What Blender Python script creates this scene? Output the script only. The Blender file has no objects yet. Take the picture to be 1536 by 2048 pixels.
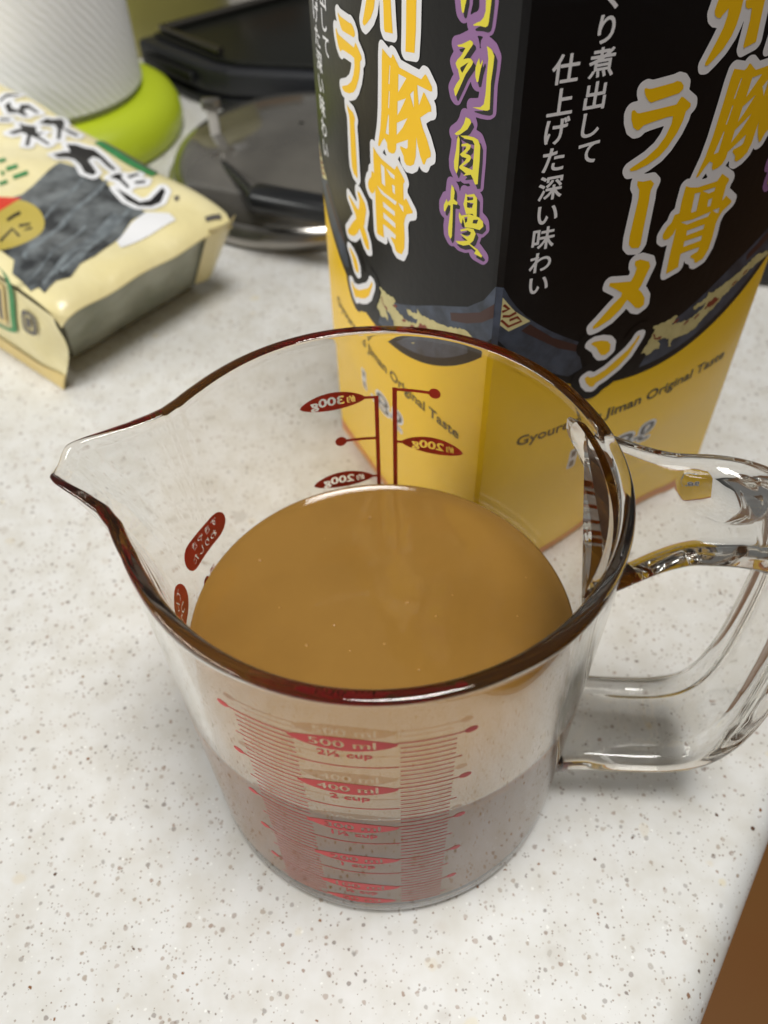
import bpy, bmesh, math, random
import numpy as np
from mathutils import Vector, Matrix

# ------------------------------------------------------------------ scene, camera, light
scene = bpy.context.scene
C = scene.collection
random.seed(7)

# camera solved from the photograph: metres, counter top is z = 0
F_PX, PITCH, ROLL, CAM_H = 1717.15, 0.8397, -0.02727, 0.23134
fwd = Vector((0, math.cos(PITCH), -math.sin(PITCH)))
rt0 = Vector((1, 0, 0)); up0 = rt0.cross(fwd)
rt = rt0 * math.cos(ROLL) + up0 * math.sin(ROLL)
up = -rt0 * math.sin(ROLL) + up0 * math.cos(ROLL)
CAM = Vector((0, 0, CAM_H))
cd = bpy.data.cameras.new('camera'); cam = bpy.data.objects.new('camera', cd); C.objects.link(cam)
cam.matrix_world = Matrix(((rt.x, up.x, -fwd.x, 0), (rt.y, up.y, -fwd.y, 0), (rt.z, up.z, -fwd.z, CAM_H), (0, 0, 0, 1)))
cd.sensor_fit = 'VERTICAL'; cd.sensor_height = 24.0; cd.lens = F_PX / 2048 * 24.0
cd.clip_start = 0.004; cd.clip_end = 50
cd.dof.use_dof = True; cd.dof.focus_distance = 0.182; cd.dof.aperture_fstop = 10.0
scene.camera = cam

world = bpy.data.worlds.new('World'); scene.world = world; world.use_nodes = True
bg = world.node_tree.nodes['Background']
bg.inputs[0].default_value = (1.0, 0.99, 0.95, 1); bg.inputs[1].default_value = 0.15

def area(name, loc, target, sx, sy, power, col):
    l = bpy.data.lights.new(name, 'AREA'); l.shape = 'RECTANGLE'; l.size = sx; l.size_y = sy
    l.energy = power; l.color = col
    o = bpy.data.objects.new(name, l); C.objects.link(o); o.location = loc
    o.rotation_euler = (Vector(target) - Vector(loc)).to_track_quat('-Z', 'Y').to_euler()
    return o
area('kitchen_tube_light', (-1.30, -0.30, 0.74), (0, 0.25, 0.05), 0.9, 0.35, 15.0, (1.0, 1.0, 0.96))
area('ceiling_light', (0.14, -0.02, 1.60), (0, 0.2, 0), 0.5, 0.5, 23.0, (1.0, 0.99, 0.96))

scene.view_settings.view_transform = 'Standard'; scene.view_settings.look = 'None'
scene.view_settings.gamma = 1; scene.view_settings.use_curve_mapping = False
scene.view_settings.exposure = -0.12
scene.render.engine = 'CYCLES'
cy = scene.cycles
cy.use_denoising = True; cy.denoiser = 'OPENIMAGEDENOISE'
cy.max_bounces = 64; cy.transmission_bounces = 64; cy.glossy_bounces = 24; cy.diffuse_bounces = 4
cy.caustics_reflective = True; cy.caustics_refractive = True; cy.sample_clamp_indirect = 6.0; cy.blur_glossy = 0.3

# ------------------------------------------------------------------ materials
def lin(c):
    return tuple(((x / 255) / 12.92 if x / 255 <= 0.04045 else ((x / 255 + 0.055) / 1.055) ** 2.4) for x in c) + (1,)

def pmat(name, rgb, rough=0.5, metal=0.0, spec=0.5, coat=0.0, noise=None, bump=None, trans=0.0, ior=1.45, alpha=1.0):
    m = bpy.data.materials.new(name); m.use_nodes = True
    nt = m.node_tree; b = nt.nodes['Principled BSDF']
    b.inputs['Base Color'].default_value = lin(rgb); b.inputs['Roughness'].default_value = rough
    b.inputs['Metallic'].default_value = metal; b.inputs['Specular IOR Level'].default_value = spec
    b.inputs['Coat Weight'].default_value = coat; b.inputs['Coat Roughness'].default_value = 0.12
    b.inputs['Transmission Weight'].default_value = trans; b.inputs['IOR'].default_value = ior
    b.inputs['Alpha'].default_value = alpha
    tc = nt.nodes.new('ShaderNodeTexCoord')
    if noise:
        sc, amt, rgb2 = noise
        n = nt.nodes.new('ShaderNodeTexNoise'); n.inputs['Scale'].default_value = sc; n.inputs['Detail'].default_value = 5
        r = nt.nodes.new('ShaderNodeValToRGB'); r.color_ramp.elements[0].position = 0.38; r.color_ramp.elements[1].position = 0.68
        r.color_ramp.elements[0].color = lin(rgb)
        l1, l2 = lin(rgb), lin(rgb2)
        r.color_ramp.elements[1].color = tuple(a * (1 - amt) + b2 * amt for a, b2 in zip(l1, l2))
        nt.links.new(tc.outputs['Object'], n.inputs['Vector']); nt.links.new(n.outputs['Fac'], r.inputs['Fac'])
        nt.links.new(r.outputs['Color'], b.inputs['Base Color'])
    if bump:
        sc, st = bump
        n2 = nt.nodes.new('ShaderNodeTexNoise'); n2.inputs['Scale'].default_value = sc; n2.inputs['Detail'].default_value = 4
        bp = nt.nodes.new('ShaderNodeBump'); bp.inputs['Strength'].default_value = st; bp.inputs['Distance'].default_value = 0.001
        nt.links.new(tc.outputs['Object'], n2.inputs['Vector']); nt.links.new(n2.outputs['Fac'], bp.inputs['Height'])
        nt.links.new(bp.outputs['Normal'], b.inputs['Normal'])
    return m

def glass_mat(name, col=(1, 1, 1, 1), ior=1.49, rough=0.0, scratches=False):
    m = bpy.data.materials.new(name); m.use_nodes = True; nt = m.node_tree
    nt.nodes.remove(nt.nodes['Principled BSDF']); out = nt.nodes['Material Output']
    g = nt.nodes.new('ShaderNodeBsdfGlass'); g.inputs['Color'].default_value = col
    g.inputs['IOR'].default_value = ior; g.inputs['Roughness'].default_value = rough
    nt.links.new(g.outputs[0], out.inputs[0])
    if scratches:
        tc = nt.nodes.new('ShaderNodeTexCoord')
        n = nt.nodes.new('ShaderNodeTexNoise'); n.inputs['Scale'].default_value = 40; n.inputs['Detail'].default_value = 1
        bp = nt.nodes.new('ShaderNodeBump'); bp.inputs['Strength'].default_value = 0.06; bp.inputs['Distance'].default_value = 0.0006
        nt.links.new(tc.outputs['Object'], n.inputs['Vector']); nt.links.new(n.outputs['Fac'], bp.inputs['Height'])
        nt.links.new(bp.outputs['Normal'], g.inputs['Normal'])
    return m

def counter_mat():
    m = bpy.data.materials.new('speckled_counter'); m.use_nodes = True; nt = m.node_tree
    b = nt.nodes['Principled BSDF']; L = nt.links.new; N = nt.nodes.new
    tc = N('ShaderNodeTexCoord')
    # soft mottling
    n = N('ShaderNodeTexNoise'); n.inputs['Scale'].default_value = 110; n.inputs['Detail'].default_value = 4; L(tc.outputs['Object'], n.inputs['Vector'])
    r = N('ShaderNodeValToRGB'); L(n.outputs['Fac'], r.inputs['Fac'])
    r.color_ramp.elements[0].position = 0.3; r.color_ramp.elements[1].position = 0.62
    r.color_ramp.elements[0].color = lin((204, 201, 194)); r.color_ramp.elements[1].color = lin((215, 214, 211))
    col = r.outputs['Color']
    # embedded granules: (voronoi scale, min radius, max radius, share of cells, colours, opacity)
    for k, (sc, rmin, rmax, share, cols, op) in enumerate((
            (540, 0.10, 0.40, 0.40, ((124, 80, 40), (78, 46, 22), (140, 116, 90)), 1.0),
            (1150, 0.12, 0.42, 0.30, ((120, 92, 66), (96, 72, 50), (160, 146, 132)), 0.7),
            (330, 0.08, 0.30, 0.36, ((108, 70, 38), (140, 128, 114), (70, 44, 24)), 1.0),
            (760, 0.10, 0.34, 0.12, ((250, 250, 246), (250, 250, 246), (250, 250, 246)), 0.8),
            (120, 0.10, 0.30, 0.20, ((214, 196, 140), (196, 190, 182), (206, 188, 150)), 0.5),
            (75, 0.10, 0.26, 0.45, ((172, 166, 160), (192, 182, 170), (178, 170, 160)), 0.42))):
        mp = N('ShaderNodeMapping'); mp.inputs['Location'].default_value = (0.37 * k, 0.11 * k, 0.05 * k); L(tc.outputs['Object'], mp.inputs['Vector'])
        w = N('ShaderNodeTexNoise'); w.inputs['Scale'].default_value = sc * 1.1; L(mp.outputs[0], w.inputs['Vector'])
        add = N('ShaderNodeVectorMath'); add.operation = 'MULTIPLY_ADD'
        L(w.outputs['Color'], add.inputs[0]); add.inputs[1].default_value = (0.5 / sc,) * 3; L(mp.outputs[0], add.inputs[2])
        v = N('ShaderNodeTexVoronoi'); v.inputs['Scale'].default_value = sc; L(add.outputs[0], v.inputs['Vector'])
        sep = N('ShaderNodeSeparateColor'); L(v.outputs['Color'], sep.inputs[0])
        rad = N('ShaderNodeMapRange'); L(sep.outputs[0], rad.inputs[0]); rad.inputs[1].default_value = 1 - share; rad.inputs[2].default_value = 1
        rad.inputs[3].default_value = rmin; rad.inputs[4].default_value = rmax
        sub = N('ShaderNodeMath'); sub.operation = 'SUBTRACT'; L(rad.outputs[0], sub.inputs[0]); L(v.outputs['Distance'], sub.inputs[1])
        ed = N('ShaderNodeMapRange'); L(sub.outputs[0], ed.inputs[0]); ed.inputs[1].default_value = 0; ed.inputs[2].default_value = 0.09; ed.inputs[4].default_value = op
        on = N('ShaderNodeMath'); on.operation = 'GREATER_THAN'; L(sep.outputs[0], on.inputs[0]); on.inputs[1].default_value = 1 - share
        fac = N('ShaderNodeMath'); fac.operation = 'MULTIPLY'; L(ed.outputs[0], fac.inputs[0]); L(on.outputs[0], fac.inputs[1])
        vr = N('ShaderNodeMapRange'); L(sep.outputs[2], vr.inputs[0]); vr.inputs[3].default_value = 0.25; vr.inputs[4].default_value = 1.15
        f2 = N('ShaderNodeMath'); f2.operation = 'MULTIPLY'; L(fac.outputs[0], f2.inputs[0]); L(vr.outputs[0], f2.inputs[1]); fac = f2
        cr = N('ShaderNodeValToRGB'); cr.color_ramp.interpolation = 'CONSTANT'; L(sep.outputs[1], cr.inputs['Fac'])
        cr.color_ramp.elements[0].color = lin(cols[0]); cr.color_ramp.elements[1].position = 0.4; cr.color_ramp.elements[1].color = lin(cols[1])
        e = cr.color_ramp.elements.new(0.7); e.color = lin(cols[2])
        mx = N('ShaderNodeMix'); mx.data_type = 'RGBA'; L(fac.outputs[0], mx.inputs[0]); L(col, mx.inputs[6]); L(cr.outputs['Color'], mx.inputs[7])
        col = mx.outputs[2]
    L(col, b.inputs['Base Color'])
    b.inputs['Roughness'].default_value = 0.34; b.inputs['Specular IOR Level'].default_value = 0.4
    return m

def soup_mat():
    m = pmat('brown_soup', (146, 108, 50), rough=0.06, spec=0.6, noise=(22, 0.6, (124, 88, 36)))
    nt = m.node_tree; b = nt.nodes['Principled BSDF']
    b.inputs['Subsurface Weight'].default_value = 0.0
    tc = nt.nodes.new('ShaderNodeTexCoord'); n = nt.nodes.new('ShaderNodeTexNoise'); n.inputs['Scale'].default_value = 260; n.inputs['Detail'].default_value = 3
    n2 = nt.nodes.new('ShaderNodeTexNoise'); n2.inputs['Scale'].default_value = 34
    ad = nt.nodes.new('ShaderNodeMath'); ad.operation = 'MULTIPLY_ADD'; ad.inputs[1].default_value = 5.0
    bp = nt.nodes.new('ShaderNodeBump'); bp.inputs['Strength'].default_value = 0.30; bp.inputs['Distance'].default_value = 0.00016
    nt.links.new(tc.outputs['Object'], n.inputs['Vector']); nt.links.new(tc.outputs['Object'], n2.inputs['Vector'])
    nt.links.new(n2.outputs['Fac'], ad.inputs[0]); nt.links.new(n.outputs['Fac'], ad.inputs[2])
    nt.links.new(ad.outputs[0], bp.inputs['Height']); nt.links.new(bp.outputs['Normal'], b.inputs['Normal'])
    return m

def soup_side():
    # soup against the plastic wall: beyond the critical angle of that contact (1.35 / 1.53) the wall mirrors
    m = bpy.data.materials.new('soup_against_wall'); m.use_nodes = True; nt = m.node_tree
    nt.nodes.remove(nt.nodes['Principled BSDF']); out = nt.nodes['Material Output']
    d = nt.nodes.new('ShaderNodeBsdfDiffuse'); d.inputs[0].default_value = lin((150, 98, 36))
    g = nt.nodes.new('ShaderNodeBsdfGlossy'); g.inputs['Roughness'].default_value = 0.0; g.inputs[0].default_value = (0.95, 0.95, 0.95, 1)
    f = nt.nodes.new('ShaderNodeFresnel'); f.inputs[0].default_value = 1.35 / 1.53
    mx = nt.nodes.new('ShaderNodeMixShader')
    nt.links.new(f.outputs[0], mx.inputs[0]); nt.links.new(d.outputs[0], mx.inputs[1]); nt.links.new(g.outputs[0], mx.inputs[2]); nt.links.new(mx.outputs[0], out.inputs[0])
    return m

M = {}
M['soupside'] = soup_side()
M['counter'] = counter_mat()
M['clear'] = glass_mat('clear_plastic', (0.96, 0.958, 0.95, 1), 1.53, 0.0, scratches=True)
M['soup'] = soup_mat()
M['bubble'] = pmat('soup_bubble', (164, 122, 62), 0.10)
M['red'] = pmat('red_print', (196, 24, 26), 0.45)
M['yellow'] = pmat('carton_yellow', (248, 200, 8), 0.26, spec=0.5, coat=0.1, noise=(26, 0.5, (242, 196, 30)), bump=(420, 0.05))
M['black'] = pmat('carton_black', (17, 16, 17), 0.30, spec=0.28, coat=0.0, bump=(420, 0.05))
M['inkwhite'] = pmat('ink_white', (232, 230, 232), 0.36)
M['inkyellow'] = pmat('ink_yellow', (248, 196, 8), 0.36)
M['inklemon'] = pmat('ink_lemon', (226, 212, 58), 0.36)
M['purple'] = pmat('ink_purple', (146, 104, 152), 0.36)
M['inkblack'] = pmat('ink_black', (22, 20, 20), 0.36)
M['bowl'] = pmat('ink_bowl_blue', (66, 75, 92), 0.36, noise=(190, 0.9, (34, 39, 48)))
M['brown'] = pmat('ink_brown', (60, 32, 26), 0.36)
M['cream'] = pmat('ink_cream', (200, 188, 132), 0.36, noise=(300, 0.4, (160, 146, 92)))
M['key'] = pmat('ink_key_cream', (214, 204, 150), 0.36)
M['inkred'] = pmat('ink_redbrown', (126, 48, 26), 0.36)
M['olive'] = pmat('ink_text_olive', (66, 56, 12), 0.36)
M['stripe'] = pmat('ink_red_stripe', (206, 120, 76), 0.36, noise=(120, 0.6, (226, 160, 60)))
M['wood'] = pmat('floor_wood', (150, 100, 44), 0.45, noise=(9, 0.4, (150, 88, 30)))
M['film'] = pmat('cream_film', (226, 213, 160), 0.25, spec=0.6, noise=(40, 0.45, (234, 226, 190)), bump=(75, 0.8))
M['film_tan'] = pmat('tan_film', (216, 190, 120), 0.32, noise=(40, 0.35, (226, 206, 150)), bump=(60, 0.25))
M['window'] = pmat('clear_film', (172, 176, 164), 0.22, spec=0.6, noise=(34, 0.8, (116, 122, 104)), bump=(60, 1.0))
M['kelp'] = pmat('kelp_picture', (46, 48, 50), 0.4, noise=(90, 0.8, (128, 134, 136)))
M['kelplight'] = pmat('kelp_light', (120, 128, 132), 0.4, noise=(200, 0.8, (66, 70, 74)))
M['gold'] = pmat('gold_label', (196, 176, 84), 0.34, metal=0.25)
M['label_red'] = pmat('label_red', (206, 62, 44), 0.4)
M['green'] = pmat('label_green', (34, 122, 62), 0.4, noise=(500, 0.5, (90, 160, 110)))
M['greyprint'] = pmat('grey_print', (92, 88, 84), 0.4)
M['whiteprint'] = pmat('white_print', (228, 228, 230), 0.4)
M['paper'] = pmat('paper_towel', (246, 245, 244), 0.9, spec=0.1)
M['lime'] = pmat('lime_plastic', (184, 200, 40), 0.4)
M['steel'] = pmat('steel', (176, 172, 166), 0.28, metal=1.0)
M['darksteel'] = pmat('brushed_steel', (120, 116, 110), 0.34, metal=1.0, bump=(300, 0.1))
M['lidglass'] = pmat('smoky_lid_glass', (74, 71, 66), 0.07, spec=0.8, coat=0.6, noise=(22, 0.5, (112, 108, 100)))
M['bakelite'] = pmat('black_plastic', (22, 23, 25), 0.35)
M['pan'] = pmat('pan_coating', (40, 41, 45), 0.38)
M['iron'] = pmat('black_enamel', (24, 25, 22), 0.34)
M['detergent'] = pmat('yellow_bottle', (172, 164, 96), 0.35, noise=(18, 0.4, (158, 150, 84)))
M['jar_brown'] = pmat('brown_contents', (120, 84, 46), 0.5)
M['jarglass'] = pmat('jar_glass', (190, 186, 180), 0.1, spec=0.6)

# ------------------------------------------------------------------ helpers
def link(name, me, mat=None, parent=None, smooth=None):
    o = bpy.data.objects.new(name, me); C.objects.link(o)
    if mat is not None: me.materials.append(mat)
    if parent is not None: o.parent = parent
    if smooth is not None and len(me.polygons):
        me.polygons.foreach_set('use_smooth', [True] * len(me.polygons))
        if smooth < 180: me.set_sharp_from_angle(angle=math.radians(smooth))
    return o

def mesh(name, verts, faces):
    me = bpy.data.meshes.new(name); me.from_pydata([tuple(map(float, v)) for v in verts], [], [tuple(map(int, f)) for f in faces]); me.update(); return me

def thing(name, label, cat, loc=(0, 0, 0), rz=0.0):
    o = bpy.data.objects.new(name, None); C.objects.link(o); o.location = loc; o.rotation_euler = (0, 0, rz)
    o.empty_display_size = 0.02; o['label'] = label; o['category'] = cat
    return o

def tag(o, label, cat): o['label'] = label; o['category'] = cat; return o

def bm_mesh(name, bm):
    me = bpy.data.meshes.new(name); bm.to_mesh(me); bm.free(); return me

def lathe(prof, n=96, rad=None, close=False):
    """revolve (r, z) points; rad(theta, r, z) may reshape"""
    V, Fc = [], []
    for (r, z) in prof:
        for i in range(n):
            a = 2 * math.pi * i / n; V.append((r * math.cos(a), r * math.sin(a), z))
    m = len(prof)
    for j in range(m - 1):
        for i in range(n):
            k = (i + 1) % n
            Fc.append((j * n + i, j * n + k, (j + 1) * n + k, (j + 1) * n + i))
    return V, Fc

def rounded_box(sx, sy, sz, bev=0.002, seg=3):
    bm = bmesh.new(); bmesh.ops.create_cube(bm, size=1)
    bmesh.ops.scale(bm, vec=(sx, sy, sz), verts=bm.verts); bmesh.ops.translate(bm, vec=(0, 0, sz / 2), verts=bm.verts)
    bmesh.ops.bevel(bm, geom=bm.edges[:], offset=bev, segments=seg, affect='EDGES', profile=0.5)
    return bm

def tube(pts, r, n=12):
    bm = bmesh.new(); pts = [Vector(p) for p in pts]; rings = []
    for i, p in enumerate(pts):
        d = (pts[min(i + 1, len(pts) - 1)] - pts[max(i - 1, 0)]).normalized()
        a = d.cross(Vector((0, 0, 1)));  a = a if a.length > 1e-4 else d.cross(Vector((0, 1, 0)))
        a.normalize(); b = d.cross(a)
        rings.append([bm.verts.new(p + (a * math.cos(2 * math.pi * k / n) + b * math.sin(2 * math.pi * k / n)) * r) for k in range(n)])
    for i in range(len(rings) - 1):
        for k in range(n): bm.faces.new((rings[i][k], rings[i][(k + 1) % n], rings[i + 1][(k + 1) % n], rings[i + 1][k]))
    bm.faces.new(rings[0]); bm.faces.new(rings[-1]); bmesh.ops.recalc_face_normals(bm, faces=bm.faces[:])
    return bm

# ---- flat print: closed 2-D loops (even-odd) -> triangles -> bent onto a surface
def fill(loops):
    cu = bpy.data.curves.new('tmp', 'CURVE'); cu.dimensions = '2D'; cu.fill_mode = 'BOTH'
    for lp in loops:
        if len(lp) < 3: continue
        s = cu.splines.new('POLY'); s.points.add(len(lp) - 1)
        s.points.foreach_set('co', [c for p in lp for c in (p[0], p[1], 0, 1)]); s.use_cyclic_u = True
    o = bpy.data.objects.new('tmp', cu); C.objects.link(o)
    dg = bpy.context.evaluated_depsgraph_get(); dg.update()
    me = o.evaluated_get(dg).to_mesh()
    V = [(v.co.x, v.co.y) for v in me.vertices]; Fc = [tuple(p.vertices) for p in me.polygons]
    o.evaluated_get(dg).to_mesh_clear(); bpy.data.objects.remove(o); bpy.data.curves.remove(cu)
    return V, Fc

_glyph = {}
def glyph(txt):
    """boundary loops of a piece of text at size 1 (font that ships with Blender), centred on its box"""
    if txt in _glyph: return _glyph[txt]
    cu = bpy.data.curves.new('tmp', 'FONT'); cu.body = txt; cu.size = 1.0; cu.resolution_u = 4
    o = bpy.data.objects.new('tmp', cu); C.objects.link(o)
    dg = bpy.context.evaluated_depsgraph_get(); dg.update()
    me = o.evaluated_get(dg).to_mesh()
    bm = bmesh.new(); bm.from_mesh(me); bmesh.ops.remove_doubles(bm, verts=bm.verts, dist=1e-5)
    nxt = {}
    for e in bm.edges:
        if len(e.link_faces) == 1:
            for a, b in ((e.verts[0], e.verts[1]), (e.verts[1], e.verts[0])): nxt.setdefault(a, []).append(b)
    loops, seen = [], set()
    for v in list(nxt):
        if v in seen: continue
        lp, cur, prev = [], v, None
        while cur not in seen:
            seen.add(cur); lp.append((cur.co.x, cur.co.y))
            opts = [w for w in nxt[cur] if w != prev and w not in seen]
            if not opts: break
            prev, cur = cur, opts[0]
        if len(lp) > 2: loops.append(lp)
    bm.free(); o.evaluated_get(dg).to_mesh_clear(); bpy.data.objects.remove(o); bpy.data.curves.remove(cu)
    if loops:
        xs = [p[0] for l in loops for p in l]; ys = [p[1] for l in loops for p in l]
        cx, cy_ = (min(xs) + max(xs)) / 2, (min(ys) + max(ys)) / 2
        loops = [[(p[0] - cx, p[1] - cy_) for p in l] for l in loops]
    _glyph[txt] = loops
    return loops

def extent(loops):
    xs = [p[0] for l in loops for p in l]; ys = [p[1] for l in loops for p in l]
    return max(xs) - min(xs), max(ys) - min(ys)

def placed(loops, x, y, w=None, h=None, sc=None, rot=0.0):
    ex, ey = extent(loops)
    if sc is not None: sx = sy = sc
    else:
        sx = w / ex if w else h / ey; sy = h / ey if h else w / ex
    c, s = math.cos(rot), math.sin(rot)
    return [[(x + (p[0] * sx) * c - (p[1] * sy) * s, y + (p[0] * sx) * s + (p[1] * sy) * c) for p in l] for l in loops]

def ellipse(x, y, a, b, n=40, rot=0.0, power=1.0):
    c, s = math.cos(rot), math.sin(rot); out = []
    for i in range(n):
        t = 2 * math.pi * i / n
        ex = a * math.copysign(abs(math.cos(t)) ** power, math.cos(t)); ey = b * math.copysign(abs(math.sin(t)) ** power, math.sin(t))
        out.append((x + ex * c - ey * s, y + ex * s + ey * c))
    return out

def rect(x0, y0, x1, y1): return [(x0, y0), (x1, y0), (x1, y1), (x0, y1)]

def thick(pts, w):
    """a polyline as a closed band of width w"""
    P = [np.array(p, float) for p in pts]; Lp, Rp = [], []
    for i, p in enumerate(P):
        d = P[min(i + 1, len(P) - 1)] - P[max(i - 1, 0)]; d /= np.linalg.norm(d) + 1e-9; n = np.array([-d[1], d[0]])
        Lp.append(tuple(p + n * w / 2)); Rp.append(tuple(p - n * w / 2))
    return Lp + Rp[::-1]

def sdf_contour(loops, offs, cell=0.3):
    """outlines at distance offs[i] outside the even-odd shape made of loops (rounded, like an ink outline)"""
    pad = max(offs) + 3 * cell
    allp = np.array([p for l in loops for p in l]); x0, y0 = allp.min(0) - pad; x1, y1 = allp.max(0) + pad
    nx, ny = int((x1 - x0) / cell) + 2, int((y1 - y0) / cell) + 2
    gx = x0 + cell * np.arange(nx); gy = y0 + cell * np.arange(ny)
    X, Y = np.meshgrid(gx, gy); d2 = np.full(X.shape, 1e9); ins = np.zeros(X.shape, bool)
    for l in loops:
        l = np.array(l)
        for a, b in zip(l, np.roll(l, -1, 0)):
            ab = b - a; q = ab @ ab + 1e-12
            i0 = max(int((min(a[0], b[0]) - pad - x0) / cell), 0); i1 = min(int((max(a[0], b[0]) + pad - x0) / cell) + 2, nx)
            j0 = max(int((min(a[1], b[1]) - pad - y0) / cell), 0); j1 = min(int((max(a[1], b[1]) + pad - y0) / cell) + 2, ny)
            xs, ys = X[j0:j1, i0:i1], Y[j0:j1, i0:i1]
            t = np.clip(((xs - a[0]) * ab[0] + (ys - a[1]) * ab[1]) / q, 0, 1)
            dd = (xs - a[0] - t * ab[0]) ** 2 + (ys - a[1] - t * ab[1]) ** 2
            d2[j0:j1, i0:i1] = np.minimum(d2[j0:j1, i0:i1], dd)
            cr = (a[1] > Y[j0:j1, :]) != (b[1] > Y[j0:j1, :])
            if abs(ab[1]) > 1e-12:
                xi = a[0] + (Y[j0:j1, :] - a[1]) / ab[1] * ab[0]
                ins[j0:j1, :] ^= cr & (X[j0:j1, :] < xi)
    sd = np.sqrt(d2); sd[ins] *= -1
    res = []
    for off in offs:
        f = sd - off; segs = {}
        def ip(pa, pb, fa, fb):
            t = fa / (fa - fb); return (pa[0] + (pb[0] - pa[0]) * t, pa[1] + (pb[1] - pa[1]) * t)
        s = f < 0
        mask = (s[:-1, :-1].astype(int) + s[:-1, 1:] + s[1:, :-1] + s[1:, 1:]); J, I = np.where((mask > 0) & (mask < 4))
        pos = {}
        for j, i in zip(J, I):
            cs = [(j, i), (j, i + 1), (j + 1, i + 1), (j + 1, i)]; ed = []
            for k in range(4):
                a, b = cs[k], cs[(k + 1) % 4]
                if s[a] != s[b]:
                    key = (min(a, b), max(a, b)); ed.append((key, s[a]))
                    if key not in pos:
                        pos[key] = ip((gx[a[1]], gy[a[0]]), (gx[b[1]], gy[b[0]]), f[a], f[b])
            if len(ed) == 2: prs = [(ed[0][0], ed[1][0])]
            else: prs = [(ed[0][0], ed[1][0]), (ed[2][0], ed[3][0])] if not s[cs[0]] else [(ed[3][0], ed[0][0]), (ed[1][0], ed[2][0])]
            for a, b in prs: segs.setdefault(a, []).append(b); segs.setdefault(b, []).append(a)
        seen = set(); out = []
        for st in segs:
            if st in seen: continue
            lp, cur = [], st
            while cur is not None and cur not in seen:
                seen.add(cur); lp.append(pos[cur]); cur = next((w for w in segs[cur] if w not in seen), None)
            if len(lp) > 5: out.append(lp)
        res.append(out)
    return res

def bend(name, loops, mapping, mat, parent, sx=3.0, sy=6.0):
    """fill loops (mm), cut into small cells so it can follow a curved surface, map each point"""
    V, Fc = fill(loops)
    bm = bmesh.new(); vs = [bm.verts.new((x, y, 0)) for x, y in V]
    for f in Fc:
        try: bm.faces.new([vs[i] for i in f])
        except ValueError: pass
    xs = [v[0] for v in V]; ys = [v[1] for v in V]
    for ax, lo, hi, st in ((0, min(xs), max(xs), sx), (1, min(ys), max(ys), sy)):
        k = math.floor(lo / st) + 1
        while k * st < hi:
            co = [0, 0, 0]; co[ax] = k * st + 0.0013; no = [0, 0, 0]; no[ax] = 1
            bmesh.ops.bisect_plane(bm, geom=bm.verts[:] + bm.edges[:] + bm.faces[:], plane_co=co, plane_no=no, dist=1e-6); k += 1
    back = getattr(mapping, 'back', None)
    if back is not None:                                             # the underside of an ink layer that touches the plastic
        d = bmesh.ops.duplicate(bm, geom=bm.verts[:] + bm.edges[:] + bm.faces[:])
        under = set(g for g in d['geom'] if isinstance(g, bmesh.types.BMVert))
        for v in bm.verts: v.co = (back if v in under else mapping)(v.co.x, v.co.y)
    else:
        for v in bm.verts: v.co = mapping(v.co.x, v.co.y)
    bmesh.ops.recalc_face_normals(bm, faces=bm.faces[:])
    return link(name, bm_mesh(name, bm), mat, parent)
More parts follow.
